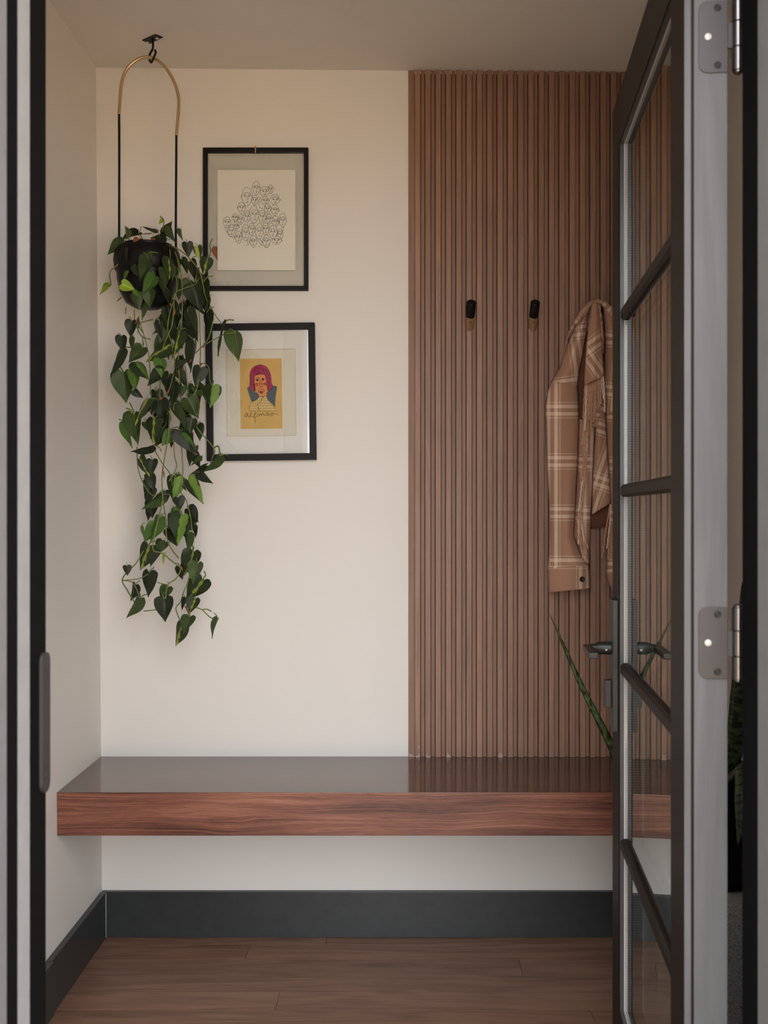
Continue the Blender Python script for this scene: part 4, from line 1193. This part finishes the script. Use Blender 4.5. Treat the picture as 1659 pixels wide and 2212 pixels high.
leaves = [
 (276.6,510,268,487,17,'m'),(298,503,262.5,513,9,'d'),(339.5,498,309,484.5,13,'d'),(357,512,323,510,25,'d'),(357,505.6,370,476,15,'d'),(364.5,492.5,376,525,15,'m'),
 (268,524,230.5,547,17,'m'),(299,516,292,538,17,'n'),(326,503,307,502,7,'n'),(335,521,319,523,8,'n'),(270,540,270,565,13,'d'),(320,546,280,585,30,'m'),(319,558,308,606,22,'m'),
 (295,575,303,604,20,'d'),(272,586,264,606,13,'b'),(263.6,614,293,627,25,'l'),(292,627,301.6,644,10,'b'),(228,613,217.5,639,19,'l'),(333,598,312,636,22,'b'),(323,627,325,666,25,'m'),
 (340.6,606,352.5,632.5,16,'d'),(292,635,301.5,668,27,'m'),(314.6,651,300.5,689,22,'m'),(364.5,560,371,602,20,'v'),(356,582.6,362,623,17,'m'),(362,625,361,656,13,'d'),(378.6,579,376,607.5,8,'m'),
 (404,525,408,556,25,'d'),(427,533,433.6,561,20,'y'),(447,558.7,439,594,29,'v'),(416,568,420,599,18,'d'),(424,583,420,613,9,'v'),(440,609,437.7,670,18,'d'),(416,617,435,671,45,'d'),
 (448.5,644,447,674,9,'d'),(405,672.6,421,721,32,'d'),(447,675,444.4,731,28,'d'),(508,719,519,780,34,'m'),(479.7,700,459,766,10,'m'),(385,719,376.6,778,32,'v'),(364,745,309,775,42,'v'),
 (466,535.6,467.5,563,9,'n'),(389,496,393,521,7,'m'),(375,670,372.5,685,9,'n'),(285,694,281,730,22,'d'),(296,690,300,720,9,'m'),(263,727,265.6,762,21,'d'),(283,730,281,761,17,'m'),
 (259,756,234,812,32,'d'),(307,751.6,280,787,26,'m'),(266.6,806,270.5,872,46,'m'),(295,784,324,819,26,'h'),(289.4,802.6,297,844,19,'b'),(346,776.6,352,813.5,24,'b'),(353.4,802.6,316.6,831,24,'d'),
 (289.4,843,310,859,16,'d'),(317.6,864,283,914,28,'y'),(329.6,866.6,324,897,20,'d'),(348,864,350,911,30,'d'),(290,896,293.4,962,29,'m'),(331.5,907,324.5,957.6,38,'v'),(273.8,916,280.7,969,13,'b'),
 (375.8,886,409.4,932.5,26,'m'),(407,861,429,905,40,'m'),(459,835,456,881.5,38,'h'),(433,795,422,836,35,'d'),(394,835,386.6,861,18,'m'),(383.4,803,405,830.5,25,'d'),(386.6,778,383,796,20,'d'),
 (421,741,417,806,14,'d'),(371.5,936,348,963,28,'b'),(389,929,420,977,42,'d'),(392,943,420,974,18,'b'),(352,925,335,966,40,'d'),(414,906,409.4,938,25,'d'),(474.4,985,440,1024.5,26,'m'),
 (331.5,962,281,971.5,22,'d'),(301.5,992,317.6,1031.5,26,'v'),(329,994.6,326,1028,24,'d'),(325.7,1024.5,336,1059,20,'d'),(318.8,1040.7,321,1077.6,8,'d'),(435,992,410,1004,9,'m'),(444.5,1006,407.6,1020,18,'d'),
 (430.6,1020,461.8,1043,18,'d'),(377.6,1032.6,371.8,1084.5,42,'h'),(407.6,1038,431.8,1091.4,36,'h'),(350,1069.5,308.4,1104,30,'m'),(357,1061,361.4,1084.5,18,'d'),(384.5,1075,391.4,1100.6,28,'d'),
 (375.3,1098,362.6,1137.5,24,'b'),(343,1119,329,1172,34,'b'),(338.4,1135,313,1174.5,30,'b'),(393.7,1114.5,380,1176.8,36,'h'),(303.8,1140,310.7,1174.5,14,'b'),(405.3,1153.7,404,1193,25,'m'),(419,1135,418,1163,16,'d'),
 (320,1180,300,1232,43,'v'),(356.8,1172,347.6,1197.5,18,'m'),(340.7,1188,322,1223,20,'d'),(352,1197.5,348.8,1220.6,9,'l'),(416.8,1193,400.6,1246,38,'v'),(427,1218,418,1262,28,'m'),(389,1223,398,1253,18,'d'),
 (273.8,1223,276,1243.6,20,'d'),(322,1236.7,314,1289.8,38,'d'),(292,1264,285,1299,24,'d'),(301.5,1292,277,1337,30,'m'),(361.4,1269,347.6,1299,26,'m'),(354.5,1294,358,1345,39,'d'),(437.5,1253,403,1301,45,'v'),
 (421.4,1294,407.6,1329,26,'v'),(400.6,1292,397,1320,8,'d'),(410,1333.6,396,1370.5,28,'m'),(391.4,1349.7,376.4,1396,33,'v'),(470,1338,453.7,1378.5,8,'m'),(352,474,344,485,6,'l')]
for lf in leaves: put_leaf(*lf)
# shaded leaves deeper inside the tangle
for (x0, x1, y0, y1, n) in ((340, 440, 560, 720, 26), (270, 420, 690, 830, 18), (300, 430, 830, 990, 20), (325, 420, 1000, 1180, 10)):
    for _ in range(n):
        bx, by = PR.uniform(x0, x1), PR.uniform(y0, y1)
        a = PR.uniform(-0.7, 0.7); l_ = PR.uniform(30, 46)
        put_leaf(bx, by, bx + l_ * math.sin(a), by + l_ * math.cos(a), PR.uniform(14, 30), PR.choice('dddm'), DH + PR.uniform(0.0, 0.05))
vines = [
 [(348,527),(366,531),(378,545),(385,570),(386,600)], [(330,528),(365,530),(395,545),(420,570),(434,595),(444,640),(459,672),(459,700),(450,730),(438,747),(400,785),(395,800)],
 [(362,560),(381,600),(381,630),(370,665),(364,690),(363,715),(370,740),(377,780),(376,800),(366,840),(352,858),(340,868),(322,890)], [(438,747),(465,732),(480,724),(492,721),(508,719)],
 [(381,630),(400,622),(420,615),(430,600)], [(430,670),(432,720),(433,760),(432,785),(428,830),(420,850),(412,858),(407,850),(405,830),(400,790)], [(433,785),(445,787),(452,798),(453,820),(459,835)],
 [(400,870),(414,902),(430,930),(462,968),(460,985),(455,1000)], [(462,968),(472,964),(475,984)], [(368,880),(364,940),(357,980),(350,1030),(352,1080),(358,1120),(360,1160),(370,1185),(386,1206)],
 [(330,965),(350,1000),(368,1025),(372,1050)], [(375,950),(377,985),(381,1010),(365,1040)], [(390,930),(393,980),(395,1020),(390,1060),(402,1080),(410,1110),(414,1135),(416,1190)],
 [(296,965),(298,1010),(310,1045),(330,1070),(350,1060)], [(352,1080),(340,1130),(330,1185),(350,1195),(375,1215),(390,1228),(380,1250),(362,1264),(358,1294)], [(362,1264),(340,1258)],
 [(310,1190),(293,1218),(275,1235),(264,1254),(275,1275),(290,1300)], [(264,1254),(285,1258),(296,1275),(301,1292)], [(264,1254),(300,1250),(320,1240)], [(310,1320),(337,1317),(356,1310)],
 [(416,1190),(412,1230),(405,1260),(398,1275),(390,1300),(380,1315),(391,1345)], [(400,1310),(412,1333)], [(423,1312),(436,1317),(445,1325),(455,1334),(470,1338)], [(436,1317),(447,1316),(457,1321)],
 [(270,560),(248,577),(237,590),(239,616),(228,614)], [(440,575),(451,555),(455,542),(453,528),(459,516)], [(455,542),(464,538)], [(318,527),(320,545),(330,562),(338,572),(350,573)],
 [(365,530),(368,550),(366,580),(372,600)], [(350,500),(354,478),(346,467)], [(276,511),(281,520),(290,527)], [(298,503),(307,514),(310,530)], [(459,672),(468,685),(479,700)],
 [(290,670),(290,695),(283,730)], [(291,695),(305,725),(325,733)], [(308,728),(309,750)], [(330,690),(300,700),(310,720)], [(345,860),(346,820),(348,800)], [(285,880),(280,870),(290,890)],
 [(272,665),(271,678)], [(262,642),(254,650)], [(385,560),(392,600),(394,660),(390,720),(385,760),(388,830)], [(376,640),(372,700),(350,760),(345,850)], [(300,690),(320,760),(325,830),(330,900),(335,960)]]
for i, v in enumerate(vines):
    dd = DH + PR.uniform(-0.06, -0.03)
    pts = [PX(x, y, dd + 0.012 * math.sin(k * 1.3 + i)) - plloc for k, (x, y) in enumerate(v)]
    MB().tube(spline(pts, 6), PR.uniform(0.0012, 0.0019), 6).build('vine', M['stem'], plant, smooth='all')
for (x, y, x2, y2) in ((352,858,342,864),(365,840,362,850),(394,800,397,795),(409,782,414,776),(459,671,460,676),(437,747,440,752),(433,783,432,790),(370,928,374,932),(413,930,418,940),(421,978,425,984),(351,1012,355,1034),(390,1222,394,1234),(402,1308,408,1324),(366,655,370,662),(296,690,292,700)):
    MB().tube([PX(x, y, DH - 0.06) - plloc, PX((x + x2) / 2 + 1, (y + y2) / 2, DH - 0.062) - plloc, PX(x2, y2, DH - 0.06) - plloc], [0.0012, 0.0024, 0.0008], 6).build('sheath', M['node_red'], plant, smooth='all')

# ------------------------------------------------------------------ snake plant, pot and pouf behind the door
pouf = MB().lathe([(0.150, 0.0), (0.168, 0.012), (0.175, 0.10), (0.175, 0.30), (0.168, 0.375), (0.145, 0.393), (0.002, 0.394)], n=48).build('floor_pouf', M['pouf'], smooth=True)
pouf.location = (0.690, 2.425, 0)
tag(pouf, 'grey woven wool pouf on the floor behind the door', 'pouf')
sp_pot = empty('plant_pot', (0.690, 2.425, 0.394)); tag(sp_pot, 'black pot standing on the grey pouf behind the door', 'plant pot')
MB().lathe([(0.085, 0), (0.100, 0.004), (0.118, 0.20), (0.122, 0.235), (0.114, 0.235), (0.110, 0.205), (0.002, 0.204)], n=40).build('vessel', M['pot'], sp_pot, smooth=True)
MB().lathe([(0.108, 0.2035), (0.105, 0.208), (0.002, 0.212)], n=28).build('soil', M['soil'], sp_pot, smooth=True)
snake = empty('snake_plant', (0.690, 2.425, 0.60)); tag(snake, 'snake plant with banded sword leaves fanning out behind the door', 'plant')
def blade(pts, widths, facing):
    P = spline(pts, 6); n = len(P)
    t = MB(); uvs = []
    for i, p in enumerate(P):
        q = i / (n - 1) * (len(widths) - 1); k = min(int(q), len(widths) - 2); w = widths[k] + (widths[k + 1] - widths[k]) * (q - k)
        tg = (P[min(i + 1, n - 1)] - P[max(i - 1, 0)]).normalized()
        s = tg.cross(facing).normalized(); nn = s.cross(tg)
        for (a, b, u) in ((-1, 0, 0), (-0.5, 0.10, .25), (0, 0.16, .5), (0.5, 0.10, .75), (1, 0, 1), (0.5, 0.02, .75), (0, 0.06, .5), (-0.5, 0.02, .25)):
            t.v.append(tuple(p + s * (a * w / 2) - nn * (b * w) - snake.location)); uvs.append((u, i / (n - 1)))
    for i in range(n - 1):
        for j in range(8): t._face([i * 8 + j, i * 8 + (j + 1) % 8, (i + 1) * 8 + (j + 1) % 8, (i + 1) * 8 + j])
    t._face(range(8)); t._face([(n - 1) * 8 + j for j in range(8)][::-1])
    t.build('leaf', M['snake'], snake, smooth='all', uvs=uvs)
FA = Vector((0, 1, 0))
blade([Vector((0.640, 2.44, 0.595)), Vector((0.545, 2.44, 0.605)), PX(1345, 1662, 2.43), PX(1318, 1605, 2.42), PX(1265, 1500, 2.40), PX(1222, 1405, 2.38), PX(1187, 1325, 2.36)], [0.022, 0.024, 0.021, 0.018, 0.0125, 0.0075, 0.0006], FA)
blade([Vector((0.700, 2.40, 0.595)), Vector((0.715, 2.385, 0.70)), Vector((0.722, 2.37, 0.80)), Vector((0.722, 2.355, 0.93)), Vector((0.716, 2.34, 1.045))], [0.030, 0.044, 0.046, 0.032, 0.0006], FA)
blade([Vector((0.725, 2.47, 0.595)), Vector((0.76, 2.49, 0.78)), Vector((0.80, 2.50, 0.98)), Vector((0.82, 2.51, 1.16))], [0.030, 0.048, 0.040, 0.0006], FA)
blade([Vector((0.665, 2.45, 0.595)), Vector((0.665, 2.46, 0.75)), Vector((0.690, 2.46, 0.90)), Vector((0.700, 2.46, 1.02))], [0.028, 0.042, 0.034, 0.0006], FA)
blade([Vector((0.672, 2.385, 0.597)), Vector((0.695, 2.335, 0.64)), Vector((0.705, 2.29, 0.665)), Vector((0.690, 2.25, 0.60)), Vector((0.675, 2.235, 0.52))], [0.026, 0.040, 0.042, 0.034, 0.0006], Vector((0.2, 0.6, -0.8)))
